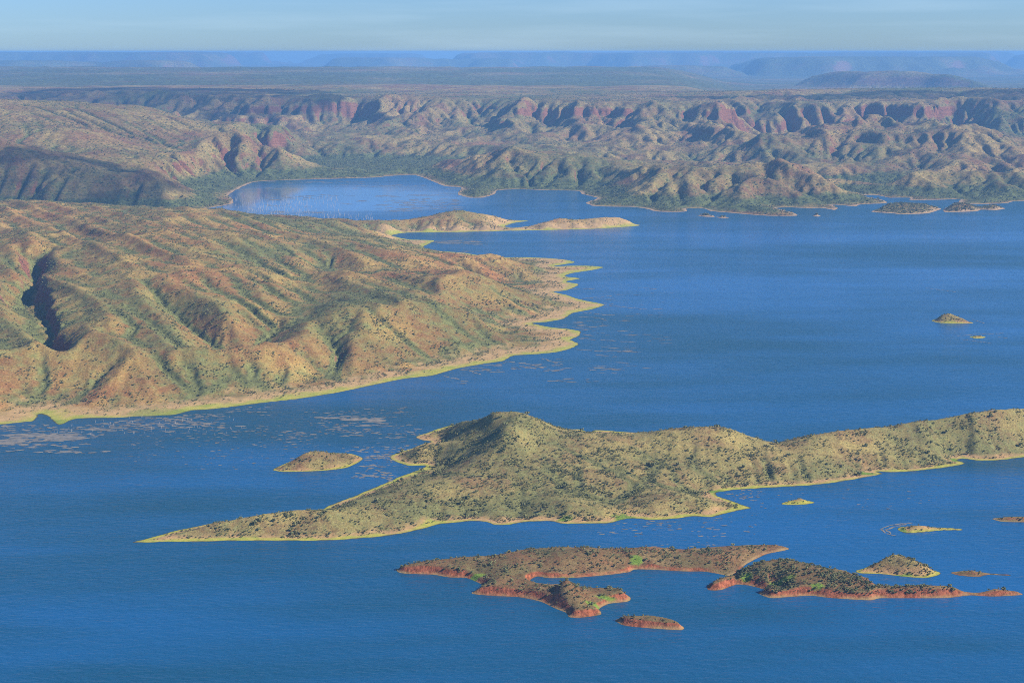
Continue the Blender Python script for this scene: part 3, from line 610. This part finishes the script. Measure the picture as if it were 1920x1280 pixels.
L_red = small(RED_OUT, [(1100, 1026, 1042), (1000, 1034, 1050), (960, 1042, 1056), (900, 1054, 1066), (860, 1055, 1064), (820, 1059, 1067), (780, 1063, 1068), (950, 1070, 1082), (990, 1056, 1068), (1050, 1045, 1062), (1120, 1050, 1064), (1200, 1029, 1042), (1200, 1050, 1059), (1280, 1037, 1047), (1340, 1034, 1043), (1390, 1029, 1038), (1320, 1055, 1062),
                        (1064, 1091, 1122), (1050, 1096, 1121), (1080, 1099, 1122), (1040, 1104, 1120), (1010, 1101, 1112), (960, 1095, 1105), (930, 1102, 1110), (1110, 1112, 1125), (1060, 1125, 1138), (1095, 1130, 1141), (1080, 1145, 1151), (1160, 1113, 1118), (1140, 1118, 1121), (1370, 1050, 1055), (1430, 1028, 1032)],
              2.2, M_red, 'bare red brown island curling round a small bay with a knoll at its near end', steep=1.0, wide=2.0, gentle=0.3, wl=60, jag=2.2, extra=bank_top,
              lush=[(1193, 1056, 9, 11), (893, 1082, 11, 7), (1112, 1136, 9, 5), (1132, 1124, 12, 3), (1000, 1089, 4, 8), (1075, 1081, 45, 2.5)])
DARK_OUT = [(1327, 1097), (1329, 1105), (1352, 1105), (1381, 1095), (1407, 1097), (1436, 1105), (1423, 1111), (1445, 1120), (1480, 1118), (1520, 1116), (1552, 1120), (1591, 1123), (1633, 1125), (1652, 1121), (1710, 1121), (1775, 1120), (1817, 1115), (1862, 1117), (1917, 1114), (1904, 1110), (1865, 1108), (1836, 1111), (1807, 1110.5),
            (1778, 1106), (1736, 1104), (1665, 1104), (1642, 1100), (1639, 1093), (1610, 1084), (1585, 1076), (1550, 1071), (1500, 1060), (1465, 1057), (1435, 1059), (1395, 1071), (1365, 1082), (1340, 1090)]
L_dark = small(DARK_OUT, [(1465, 1050, 1078), (1440, 1053, 1078), (1410, 1060, 1079), (1385, 1070, 1082), (1495, 1054, 1079), (1525, 1062, 1084), (1555, 1071, 1090), (1590, 1082, 1098), (1620, 1092, 1104), (1640, 1099, 1109), (1480, 1080, 1098), (1540, 1085, 1103), (1430, 1085, 1095), (1590, 1100, 1111), (1520, 1100, 1108), (1640, 1108, 1115), (1700, 1106, 1112), (1760, 1107, 1112), (1460, 1108, 1112), (1350, 1094, 1099), (1880, 1108.5, 1112)],
               2.2, M_red, 'dark scrubby island with a red earth bank and a long thin tail on its right', steep=1.0, wide=2.0, gentle=0.3, wl=60, jag=2.2, extra=bank_top,
               lush=[(1398, 1087, 9, 6), (1465, 1096, 15, 4), (1533, 1107, 7, 6)])
L_dome = small([(1605, 1069), (1610, 1074), (1655, 1076), (1697, 1081), (1736, 1083), (1759, 1078), (1764, 1073), (1746, 1067), (1713, 1056), (1690, 1050), (1665, 1048), (1642, 1055), (1620, 1065)],
               [(1671, 1041, 1064), (1642, 1050, 1066), (1655, 1044, 1064), (1690, 1044, 1065), (1713, 1051, 1068), (1742, 1064, 1073), (1680, 1056, 1072), (1640, 1057, 1070), (1705, 1058, 1075), (1622, 1061, 1068), (1732, 1067, 1077)], 2.0, M_islet, 'dome shaped green brown islet behind the dark scrubby island', steep=0.95, lush=[(1690, 1076, 14, 3)])
small([(1781, 1073), (1797, 1078), (1833, 1081), (1855, 1077), (1897, 1079), (1894, 1076.5), (1859, 1074.5), (1842, 1072), (1817, 1069), (1791, 1071)], [(1810, 1066.5, 1074), (1826, 1070, 1075.5), (1795, 1071, 1074)], 1.8, M_red, 'small pointed red islet with a thin tail right of the domed islet', jag=0.6)
small([(1154, 1161), (1165, 1170), (1184, 1174), (1230, 1178), (1278, 1180), (1281, 1175), (1265, 1167), (1233, 1160), (1184, 1158.5)], [(1220, 1157, 1167), (1200, 1156.5, 1166), (1185, 1156.5, 1165), (1255, 1163, 1171), (1165, 1161, 1165), (1240, 1159, 1169)], 1.8, M_red, 'small flat topped red islet nearest of all, alone in open water', steep=1.1, wide=1.5, gentle=0.3, jag=1.6, extra=lambda X, Y, e: 6.0 + 1.2 * fbm(X, Y, 30, 2, 3))
small([(1464, 944), (1474, 946), (1508, 945.5), (1528, 942), (1517, 938.5), (1496, 936), (1482, 938), (1472, 940.5)], [(1496, 932.5, 941), (1480, 937, 941.5), (1512, 936.5, 941.5)], 2.0, M_islet, 'tiny yellow green islet off the shore of the long island', jag=0.7)
small([(1683, 992), (1697, 999), (1729, 997.5), (1768, 994), (1804, 993.6), (1800, 990.5), (1758, 988), (1720, 986.5), (1690, 987)], [(1717, 983, 990.5), (1735, 985.5, 991), (1700, 986, 991), (1765, 988.5, 991)], 2.0, M_islet, 'low sandy islet ringed by a curved band of water weed', jag=0.7, lush=[(1692, 993, 6, 8)])
small([(1860, 972), (1878, 977.5), (1913, 978.5), (1950, 978), (1975, 973), (1950, 969.5), (1913, 969), (1880, 969.5)], [(1905, 964.5, 973), (1885, 967, 973.5), (1935, 965, 973)], 2.0, M_red, 'low red islet cut by the right edge of the picture', jag=0.8)
small([(511, 881), (536, 884.5), (603, 882.5), (648, 877), (670, 868), (681, 859), (661, 850.5), (630, 849), (590, 854), (549, 863), (522, 874)], [(585, 846.5, 866), (565, 850, 867.5), (605, 848, 866), (545, 860, 871), (630, 855, 864), (655, 858, 862)], 2.2, M_islet, 'oval yellow green islet off the left side of the long island', jag=1.0, gentle=0.07, wide=9)
small([(1746, 601), (1760, 605), (1786, 606.3), (1825, 606.3), (1816, 603), (1799, 600.5), (1780, 594.5), (1762, 596)], [(1780, 589, 602.5), (1764, 592.5, 602), (1792, 590.5, 602.5), (1806, 597, 603.5)], 3.0, M_islet, 'lone rounded islet in the wide open water at the right', jag=1.2)
small([(1817, 631), (1827, 634), (1842, 634), (1849, 632), (1836, 629)], [(1830, 630.3, 631.6), (1836, 630.5, 631.6)], 2.5, M_islet, 'bare sand flat barely above water below the lone rounded islet', jag=1.2)
F1 = small([(1633, 397), (1652, 391), (1690, 387.5), (1739, 387), (1765, 391), (1760, 394), (1739, 400), (1692, 402), (1672, 400)], [(1660, 386, 393.5), (1685, 381.5, 393), (1710, 383, 393), (1735, 384, 393.5), (1690, 390, 396.5), (1725, 390, 397)], 6.0, M_range, 'broad hilly island close to the far shore', jag=4, soft=30, wl=130, detail=1.2, dwl=25, shore_step=30, gentle=0.08, wide=12)
F2 = small([(1768, 393), (1771, 398), (1800, 397.5), (1832, 396), (1841, 393), (1867, 394), (1885, 391), (1870, 388.5), (1840, 389), (1800, 387.5), (1775, 389)], [(1797, 381.5, 392.5), (1780, 387, 393), (1820, 385.5, 392.5), (1862, 385.5, 391), (1842, 389, 391.5)], 6.0, M_range, 'twin humped island close to the far shore at the right', jag=4, soft=30, wl=130, detail=1.2, dwl=25, shore_step=30, gentle=0.08, wide=12)
small([(1307, 404), (1318, 406), (1340, 407), (1338, 404.5), (1322, 402.5)], [(1322, 401.5, 404.8)], 5.0, M_range, 'thin grassy islet off the far shore, left of a smaller one', jag=2)
small([(1342, 407), (1352, 409), (1367, 408.5), (1360, 406.8)], [(1354, 405.8, 407.8)], 5.0, M_range, 'smallest bare islet off the far shore', jag=2)
small([(1522, 404), (1530, 406), (1539, 405), (1532, 403)], [(1531, 401.5, 404.4)], 5.0, M_range, 'tiny round islet off the far shore between two points', jag=2)
report('islands')

# ================================================================== CLOUDS (fair weather cumulus overhead, shading parts of the country)
def cloud(px, Y, rx, ry, seed, label):
    r = np.random.default_rng(seed); base = 2300.0
    tx, ty, tz = RC(px, Y, 150); k = (base - tz) / math.tan(SUN_EL); cx, cy = tx + k * math.sin(SUN_AZ), ty + k * math.cos(SUN_AZ)
    nu, nv = 48, 24; u = np.linspace(0, 2 * math.pi, nu, endpoint=False); v = np.linspace(0.0, math.pi, nv)
    Uu, Vv = np.meshgrid(u, v); dx, dy, dz = np.sin(Vv) * np.cos(Uu), np.sin(Vv) * np.sin(Uu), np.cos(Vv)
    n = fbm(dx * 2.1 + dz * 1.3, dy * 2.1 - dz, 1.0, 4, seed) + 0.5 * np.abs(fbm(dx * 5 + dz * 3, dy * 5 + dz * 2, 1.0, 3, seed + 5))
    q = 1 + 0.95 * n
    X = cx + rx * dx * q; Y_ = cy + ry * dy * q; Z = base + np.where(dz > 0, 0.38 * min(rx, ry) * dz * q, 0.05 * min(rx, ry) * dz)
    idx = np.arange(nu * nv).reshape(nv, nu); nx = np.roll(idx, -1, 1)
    F4 = np.stack([idx[:-1], idx[1:], nx[1:], nx[:-1]], -1).reshape(-1, 4)
    add_obj('cloud', new_mesh('cloud', np.stack([X.ravel(), Y_.ravel(), Z.ravel()], -1), F4, M_cloud), label, 'cloud', 'fair weather clouds above the hills')
m_ = NT('cloud_white'); m_.b.inputs['Base Color'].default_value = (0.85, 0.86, 0.88, 1); m_.b.inputs['Roughness'].default_value = 1.0; m_.b.inputs['Specular IOR Level'].default_value = 0.0; M_cloud = m_.m
_tr_ = m_.n('ShaderNodeBsdfTransparent'); _mx = m_.n('ShaderNodeMixShader')          # thin cumulus lets part of the sun through
m_.l(_tr_.outputs[0], _mx.inputs[1]); m_.l(m_.b.outputs[0], _mx.inputs[2]); _mx.inputs[0].default_value = 0.33; m_.l(_mx.outputs[0], m_.out.inputs['Surface'])
for a in ((215, 10.6, 1150, 900, 301, 'cumulus cloud shading the plateau edge at the upper left'), (120, 5.35, 480, 420, 302, 'cumulus cloud shading the dark hill beside the lagoon'),
          (1640, 9.75, 1500, 330, 303, 'long cumulus cloud shading the high mesa at the right'), (480, 9.6, 420, 330, 304, 'small cumulus cloud shading the cliffs above the lagoon valley')): cloud(*a)

# ================================================================== TREES AND SCRUB
def leaf_material(name, c1, c2):
    m = NT(name); oi = m.n('ShaderNodeObjectInfo')
    n = m.noise(1.1, 2, 0.6)
    col = m.mix(m.math('POWER', oi.outputs['Random'], 0.6), c1, c2); col = m.mix(1.0, col, m.mix(n, (0.65, 0.65, 0.65), (1.35, 1.35, 1.3)), 'MULTIPLY')
    m.put(col, m.b.inputs['Base Color']); m.b.inputs['Roughness'].default_value = 0.8; m.b.inputs['Specular IOR Level'].default_value = 0.2
    return m.m
M_leaf = leaf_material('gum_leaves', (0.095, 0.115, 0.047), (0.235, 0.232, 0.100))
m_ = NT('bark'); m_.put(m_.mix(m_.noise(0.4, 3), (0.32, 0.27, 0.21), (0.16, 0.12, 0.09)), m_.b.inputs['Base Color']); m_.b.inputs['Roughness'].default_value = 0.9; M_bark = m_.m

def crown_mesh(k):                                # leaf sprays spread through a few uneven clumps; unit radius, base at z = 0
    r = np.random.default_rng(100 + k); V = []; Fq = []
    lobes = [(r.normal(0, 0.38, 2), 0.75 + 0.35 * r.random(), 0.42 + 0.25 * r.random()) for _ in range(5)] + [(np.zeros(2), 0.85, 0.6)]
    for (cxy, cz, rad) in lobes:
        for _ in range(13):
            d = r.normal(size=3); d /= np.linalg.norm(d); p = np.array([cxy[0], cxy[1], cz]) + d * rad * (0.6 + 0.45 * r.random()) * np.array([1, 1, 0.72])
            a = r.normal(size=3); a -= a @ d * d * 0.6; a /= np.linalg.norm(a); b = np.cross(d, a) + 0.3 * r.normal(size=3); b /= np.linalg.norm(b)
            q = 0.17 + 0.15 * r.random(); w = q * (0.6 + 0.5 * r.random()); i = len(V)
            V += [p - a * q - b * w * .5, p + a * q * .4 - b * w, p + a * q + b * w * .4, p - a * q * .3 + b * w]; Fq.append((i, i + 1, i + 2, i + 3))
    return new_mesh('crown', np.array(V), np.array(Fq), M_leaf, False)
def trunk_mesh(k):                                # tapered trunk and three limbs, unit crown radius
    r = np.random.default_rng(200 + k); V = []; Fq = []
    def limb(a, b, ra, rb):
        a = np.array(a); b = np.array(b); d = b - a; d /= np.linalg.norm(d); u = np.cross(d, (0.3, 1, 0.2)); u /= np.linalg.norm(u); v = np.cross(d, u); i = len(V)
        for p, q in ((a, ra), (b, rb)):
            for t in range(5): V.append(p + q * (u * math.cos(t * 1.2566) + v * math.sin(t * 1.2566)))
        for t in range(5): Fq.append((i + t, i + (t + 1) % 5, i + 5 + (t + 1) % 5, i + 5 + t))
    top = (0.06 * r.normal(), 0.06 * r.normal(), 0.62); limb((0, 0, -0.15), top, 0.085, 0.06)
    for t in range(3):
        a = t * 2.1 + r.random(); limb(top, (0.5 * math.cos(a), 0.5 * math.sin(a), 1.0 + 0.2 * r.random()), 0.05, 0.018)
    return new_mesh('trunk', np.array(V), np.array(Fq), M_bark)
CROWNS = [crown_mesh(k) for k in range(5)]; TRUNKS = [trunk_mesh(k) for k in range(3)]
PROTO = []
def tree(x, y, z, rad, label, group):
    e = add_obj('gum_tree', None, label, 'tree', group); e.location = (x, y, z - 0.1); k = int(rng.integers(5))
    e.rotation_euler = (0, 0, rng.random() * 6.28); e.scale = (rad, rad, rad * (0.9 + 0.35 * rng.random()))
    c = add_obj('crown', CROWNS[k], parent=e); add_obj('trunk', TRUNKS[k % 3], parent=e)
    if len(PROTO) < 5 and k == len(PROTO): PROTO.append(c)

def sample(L, n, dens, sdmin=4.0, ymax=None, frus=0.40):
    """n spots on a landmass, picked by a density function of position, shore distance and drainage."""
    H, W = L.z.shape; xs = []; got = 0
    out = []
    while got < n:
        k = 60000
        X = L.x0 + rng.random(k) * (W - 2) * L.cell; Y = L.y0 + rng.random(k) * (H - 2) * L.cell
        sd = L.g(L.sd, X, Y); fl = np.clip(L.g(L.flow, X, Y), 0, 1); Z = L.h(X, Y)
        ok = (sd > sdmin) & (np.abs(X) < frus * Y + 60) & (rng.random(k) < dens(X, Y, sd, fl, Z))
        out.append(np.stack([X, Y, Z], -1)[ok]); got += int(ok.sum())
        if len(out) > 60: break
    return np.concatenate(out)[:n]

def scrub(name, P, S, label):
    """Uncountable low scrub: one object whose points carry crown copies."""
    me = bpy.data.meshes.new(name); me.vertices.add(len(P)); me.vertices.foreach_set('co', np.ascontiguousarray(P, np.float32).ravel())
    for nm, a in (('size', S), ('turn', rng.random(len(P)) * 6.28)):
        at = me.attributes.new(nm, 'FLOAT', 'POINT'); at.data.foreach_set('value', np.ascontiguousarray(a, np.float32))
    me.materials.append(M_leaf)
    o = add_obj(name, me, label, kind='stuff')
    ng = bpy.data.node_groups.new(name + '_spread', 'GeometryNodeTree')
    ng.interface.new_socket('Geometry', in_out='INPUT', socket_type='NodeSocketGeometry'); ng.interface.new_socket('Geometry', in_out='OUTPUT', socket_type='NodeSocketGeometry')
    N = ng.nodes.new; LK = ng.links.new
    gi = N('NodeGroupInput'); go = N('NodeGroupOutput'); mp = N('GeometryNodeMeshToPoints'); iop = N('GeometryNodeInstanceOnPoints'); jn = N('GeometryNodeJoinGeometry')
    for c in PROTO:
        oi = N('GeometryNodeObjectInfo'); oi.inputs['Object'].default_value = c; oi.inputs['As Instance'].default_value = True; LK(oi.outputs['Geometry'], jn.inputs[0])
    def attr(nm):
        a = N('GeometryNodeInputNamedAttribute'); a.data_type = 'FLOAT'; a.inputs['Name'].default_value = nm; return a.outputs['Attribute']
    cx = N('ShaderNodeCombineXYZ'); LK(attr('turn'), cx.inputs[2]); e2 = N('FunctionNodeEulerToRotation'); LK(cx.outputs[0], e2.inputs[0]); LK(e2.outputs[0], iop.inputs['Rotation'])
    c2 = N('ShaderNodeCombineXYZ'); sz = attr('size'); [LK(sz, c2.inputs[i]) for i in range(3)]; LK(c2.outputs[0], iop.inputs['Scale'])
    ri = N('FunctionNodeRandomValue'); ri.data_type = 'INT'; ri.inputs[4].default_value = 0; ri.inputs[5].default_value = len(PROTO) - 1
    iop.inputs['Pick Instance'].default_value = True; LK(ri.outputs[2], iop.inputs['Instance Index'])
    LK(gi.outputs[0], mp.inputs[0]); LK(mp.outputs[0], iop.inputs['Points']); LK(jn.outputs[0], iop.inputs['Instance']); LK(iop.outputs[0], go.inputs[0])
    md = o.modifiers.new('spread', 'NODES'); md.node_group = ng
    return o

def patchy(X, Y, wl, seed, lo=-0.2, hi=0.35): return sstep(lo, hi, fbm(X, Y, wl, 4, seed))
# --- individual trees: the largest that show on the near islands
def to_px(x, y, z):
    d = y * cp - (z - CAM_H) * sp_; return 960 + FPX * x / d, 640 - FPX * (y * sp_ + (z - CAM_H) * cp) / d
def zone(L, px, py):
    if L is LL:
        if px < 640: return 'dark green gum tree on the low tapering left tip of the long hilly island'
        if px < 1110 and py < 850: return 'dark green gum tree on the slopes of the rocky peak of the long island'
        if px < 1110: return 'dark green gum tree on the broad near slope below the rocky peak'
        if py > 925: return 'dark green gum tree on the low grassy point in front of the long island'
        if px < 1460: return 'dark green gum tree on the middle hills of the long island'
        if px < 1720: return 'dark green gum tree on the hills right of the saddle of the long island'
        return 'dark green gum tree on the high right hand hill of the long island'
    if L is L_red:
        if py > 1090: return 'small dark gum tree on the knoll end of the curling red island'
        if px < 960: return 'small dark gum tree on the narrow left arm of the curling red island'
        return 'small dark gum tree on the long back of the curling red island'
    if L is L_dark: return 'dark gum tree on the hilltop of the dark scrubby island' if py < 1078 else 'dark gum tree above the red bank of the dark scrubby island'
    return 'gum tree on the dome shaped green brown islet'
for L, n, grp in ((LL, 150, 'larger gum trees on the long hilly island'), (L_red, 70, 'gum trees on the curling red island'), (L_dark, 60, 'gum trees on the dark scrubby island'), (L_dome, 20, 'gum trees on the domed islet')):
    P = sample(L, n, lambda X, Y, sd, fl, Z: (0.3 + 0.7 * patchy(X, Y, 60, 5)) * (0.15 + 0.85 * fl if L is LL else 1), 8 if L is LL else 4, frus=0.365)
    for x, y, z in P:
        tree(x, y, z, (2.4 + 1.5 * rng.random()) if L is LL else 1.5 + 1.0 * rng.random(), zone(L, *to_px(x, y, z)), grp)
# --- scrub too many to count
def sizes(n, a, b): return a + (b - a) * rng.random(n) ** 3.0
P1 = sample(LL, 24000, lambda X, Y, sd, fl, Z: 0.04 + 0.75 * patchy(X, Y, 26, 6, -0.1, 0.25) * (0.4 + 0.6 * patchy(X, Y, 130, 16)) + 0.35 * fl, 9)
PS = [P1]; SS = [sizes(len(P1), 0.5, 1.7)]
for L, n, a, b, f in ((L_red, 1900, 0.5, 1.8, 5), (L_dark, 2000, 0.6, 1.8, 5), (L_dome, 320, 0.6, 1.5, 4)):
    P = sample(L, n, lambda X, Y, sd, fl, Z: 0.15 + 0.85 * patchy(X, Y, 30, 7), f); PS.append(P); SS.append(sizes(len(P), a, b))
for L, mt in ISL[3:]:
    P = sample(L, int(L.sd[L.sd > 3].size * L.cell ** 2 / 30) + 3, lambda X, Y, sd, fl, Z: 0.3 + 0.7 * patchy(X, Y, 20, 8), 4 if L.cell < 4 else 12); PS.append(P); SS.append(sizes(len(P), 0.6, 1.7) * (1 if L.cell < 4 else 2.0))
scrub('island_scrub', np.concatenate(PS), np.concatenate(SS), 'low grey green scrub dotted over the islands')
P2 = sample(LH, 70000, lambda X, Y, sd, fl, Z: (0.05 + 0.8 * patchy(X, Y, 40, 17, -0.1, 0.25) * (0.3 + 0.7 * patchy(X, Y, 220, 9, -0.15, 0.3)) + 0.3 * fl) * sstep(10, 45, sd + 14 * fbm(X, Y, 60, 3, 10)), 18)
scrub('headland_scrub', P2, sizes(len(P2), 0.75, 2.4), 'grey green scrub in patches over the headland')
P3 = sample(LR, 40000, lambda X, Y, sd, fl, Z: (0.06 + 0.35 * patchy(X, Y, 500, 14) + 0.9 * sstep(45, 15, Z) * sstep(-0.2, 0.2, fbm(X, Y, 260, 3, 15)) + 0.3 * fl) * sstep(12500, 9500, Y), 10, frus=0.38)
scrub('hill_scrub', P3, sizes(len(P3), 2.2, 5.0), 'scattered trees and scrub over the far hills and valley floor')
report('scrub')

# ================================================================== FLOATING WEED AND DROWNED TREES
m_ = NT('water_weed'); m_.put(m_.mix(m_.ramp(m_.noise(14, 4, 0.6), 0.35, 0.65), (0.12, 0.125, 0.12), (0.22, 0.19, 0.145)), m_.b.inputs['Base Color']); m_.b.inputs['Roughness'].default_value = 0.7; M_weed = m_.m
def weed():
    V = []; Fq = []; r = np.random.default_rng(5)
    def patch(x, y, lx, ly, ang):
        i = len(V); n = 10; zz = 0.03 + 0.30 * r.random(); ca, sa = math.cos(ang), math.sin(ang)
        V.append((x, y, zz))
        for t in range(n):
            a = t * 2 * math.pi / n; q = 0.55 + 0.6 * r.random(); u = lx * q * math.cos(a); v = ly * q * math.sin(a)
            V.append((x + u * ca - v * sa, y + u * sa + v * ca, zz - 0.02))
        for t in range(n): Fq.append((i, i + 1 + t, i + 1 + (t + 1) % n))
    lands = [LL, LH] + [l for l, _ in ISL]
    def free(x, y):
        for L in lands:
            H, W = L.z.shape; gx = (x - L.x0) / L.cell; gy = (y - L.y0) / L.cell
            if 0 <= gx < W - 1 and 0 <= gy < H - 1 and L.sd[int(gy), int(gx)] > -1: return False
        return True
    def region(px0, px1, py0, py1, n, lx, ly, seed, wl, thr, ang=0.0):
        k = 0; tries = 0
        while k < n and tries < 60:
            tries += 1
            px = px0 + (px1 - px0) * r.random(400); py = py0 + (py1 - py0) * r.random(400); g = gp(px, py)
            c = fbm(g[:, 0] * 0.6, g[:, 1], wl, 3, seed)
            for (x, y), cc in zip(g, c):
                if cc > thr and k < n and free(x, y):
                    s = 0.35 + 0.9 * r.random() ** 2; patch(x, y, lx * s, ly * s, ang + 0.15 * r.normal()); k += 1
    region(-20, 420, 775, 830, 330, 7, 2.6, 1, 120, 0.10); region(300, 800, 760, 840, 220, 6, 2.0, 21, 110, 0.12)      # thick weed in the left bay
    region(0, 200, 795, 850, 240, 8, 3, 2, 90, 0.05)
    region(240, 780, 770, 880, 420, 3.6, 1.4, 3, 130, -0.15)
    region(420, 760, 760, 830, 160, 6, 2.0, 4, 80, 0.2)
    region(-10, 230, 798, 835, 90, 20, 6, 22, 110, 0.15); region(380, 720, 775, 800, 40, 18, 5, 23, 90, 0.25)      # broader mats
    region(660, 790, 800, 905, 150, 5, 3, 6, 60, 0.1)
    region(660, 760, 850, 866, 90, 4, 2, 7, 40, -0.1)
    region(1040, 1260, 540, 700, 160, 13, 2.2, 8, 90, 0.1)
    region(850, 1150, 670, 720, 110, 11, 3, 9, 90, 0.1)
    region(1120, 1420, 965, 1025, 110, 4, 1.6, 10, 90, -0.1)
    region(1330, 1430, 918, 950, 60, 3, 1.5, 11, 30, 0.0)
    region(1420, 1760, 905, 960, 40, 3, 1.4, 12, 60, 0.0)
    region(500, 860, 340, 400, 420, 26, 7, 13, 260, 0.05)      # lagoon
    region(800, 900, 450, 472, 50, 24, 6, 14, 150, 0.0)
    # long wind rows trailing from the points, and the curved bands round two islets
    def row(pts, w):
        g = [gp(*p) for p in pts]
        for a, b in zip(g[:-1], g[1:]):
            L = np.hypot(*(b - a)); k = int(L / (w * 2.2)) + 1
            for t in range(k):
                c = a + (b - a) * (t + r.random()) / k + r.normal(0, w * 0.3, 2); patch(c[0], c[1], w * (1.0 + r.random()), w * (0.35 + 0.3 * r.random()), math.atan2(b[1] - a[1], b[0] - a[0]))
    for pts in ([(1135, 572), (1180, 577), (1215, 580)], [(1090, 585), (1130, 590), (1152, 591)], [(1085, 594), (1120, 596), (1138, 600)], [(1080, 611), (1110, 613), (1137, 610)], [(1090, 636), (1140, 638), (1192, 642)], [(1085, 655), (1130, 659), (1186, 658)],
                [(960, 678), (1000, 684), (1020, 690)], [(1020, 672), (1040, 680), (1055, 683)], [(1070, 542), (1110, 541)], [(1090, 560), (1130, 556), (1150, 554)], [(880, 695), (900, 702)], [(835, 706), (862, 711)]): row(pts, 5.0)
    for pts in ([(1690, 981), (1668, 985), (1653, 991), (1660, 999), (1680, 1004)], [(1696, 983), (1674, 988), (1662, 993), (1668, 999)], [(1706, 980), (1690, 982)]): [row(pts, 2.6) for _ in range(2)]
    for pts in ([(1797, 630), (1830, 626.5), (1883, 625)], [(1806, 636), (1830, 640), (1855, 643)], [(1736, 540), (1760, 543), (1790, 547)], [(1822, 598), (1847, 606)], [(1872, 632), (1890, 634)]): row(pts, 3.2)
    add_obj('floating_weed', new_mesh('floating_weed', np.array(V), np.array(Fq), M_weed, False), 'tan water weed floating in patches and wind rows on the lake', kind='stuff')
    # drowned tree stems
    V2 = []; F2 = []
    def stem(x, y, h, w):
        i = len(V2); lx, ly = r.normal(0, 0.08 * h, 2)
        for zz, q, ox, oy in ((-0.5, w, 0, 0), (h, w * 0.35, lx, ly)):
            for t in range(3): V2.append((x + ox + q * math.cos(t * 2.1), y + oy + q * math.sin(t * 2.1), zz))
        for t in range(3): F2.append((i + t, i + (t + 1) % 3, i + 3 + (t + 1) % 3, i + 3 + t))
    for (a, b, c, d, n, h, w) in ((440, 640, 368, 412, 300, 9, 0.5), (470, 580, 378, 410, 200, 9, 0.5), (600, 700, 402, 414, 60, 9, 0.6), (100, 460, 782, 815, 70, 4.5, 0.28)):
        for g in gp(a + (b - a) * r.random(n), c + (d - c) * r.random(n)):
            if free(*g): stem(g[0], g[1], h * (0.5 + 0.6 * r.random()), w)
    m2 = NT('grey_dead_wood'); m2.b.inputs['Base Color'].default_value = (0.34, 0.31, 0.28, 1); m2.b.inputs['Roughness'].default_value = 0.9
    add_obj('drowned_stems', new_mesh('drowned_stems', np.array(V2), np.array(F2), m2.m, False), 'pale dead tree stems standing in shallow water of the lagoon and bay', kind='stuff')
weed(); report('weed')

# ================================================================== HAZE
def haze():
    m = bpy.data.materials.new('haze_air'); m.use_nodes = True; t = m.node_tree; t.nodes.clear()
    o = t.nodes.new('ShaderNodeOutputMaterial'); v = t.nodes.new('ShaderNodeVolumePrincipled')
    v.inputs['Color'].default_value = (0.25, 0.56, 1.0, 1); v.inputs['Density'].default_value = 4.1e-5; v.inputs['Anisotropy'].default_value = 0.0
    t.links.new(v.outputs[0], o.inputs['Volume'])
    x0, x1, y0, y1, z0, z1 = -40000, 40000, -4000, 60000, -12, 612
    V = [(x, y, z) for z in (z0, z1) for y in (y0, y1) for x in (x0, x1)]
    Fc = [(0, 2, 3, 1), (4, 5, 7, 6), (0, 1, 5, 4), (2, 6, 7, 3), (0, 4, 6, 2), (1, 3, 7, 5)]
    add_obj('haze', new_mesh('haze', np.array(V, float), np.array(Fc), m, False), 'pale blue haze in the air over the lake', kind='stuff')
haze()
report('done')
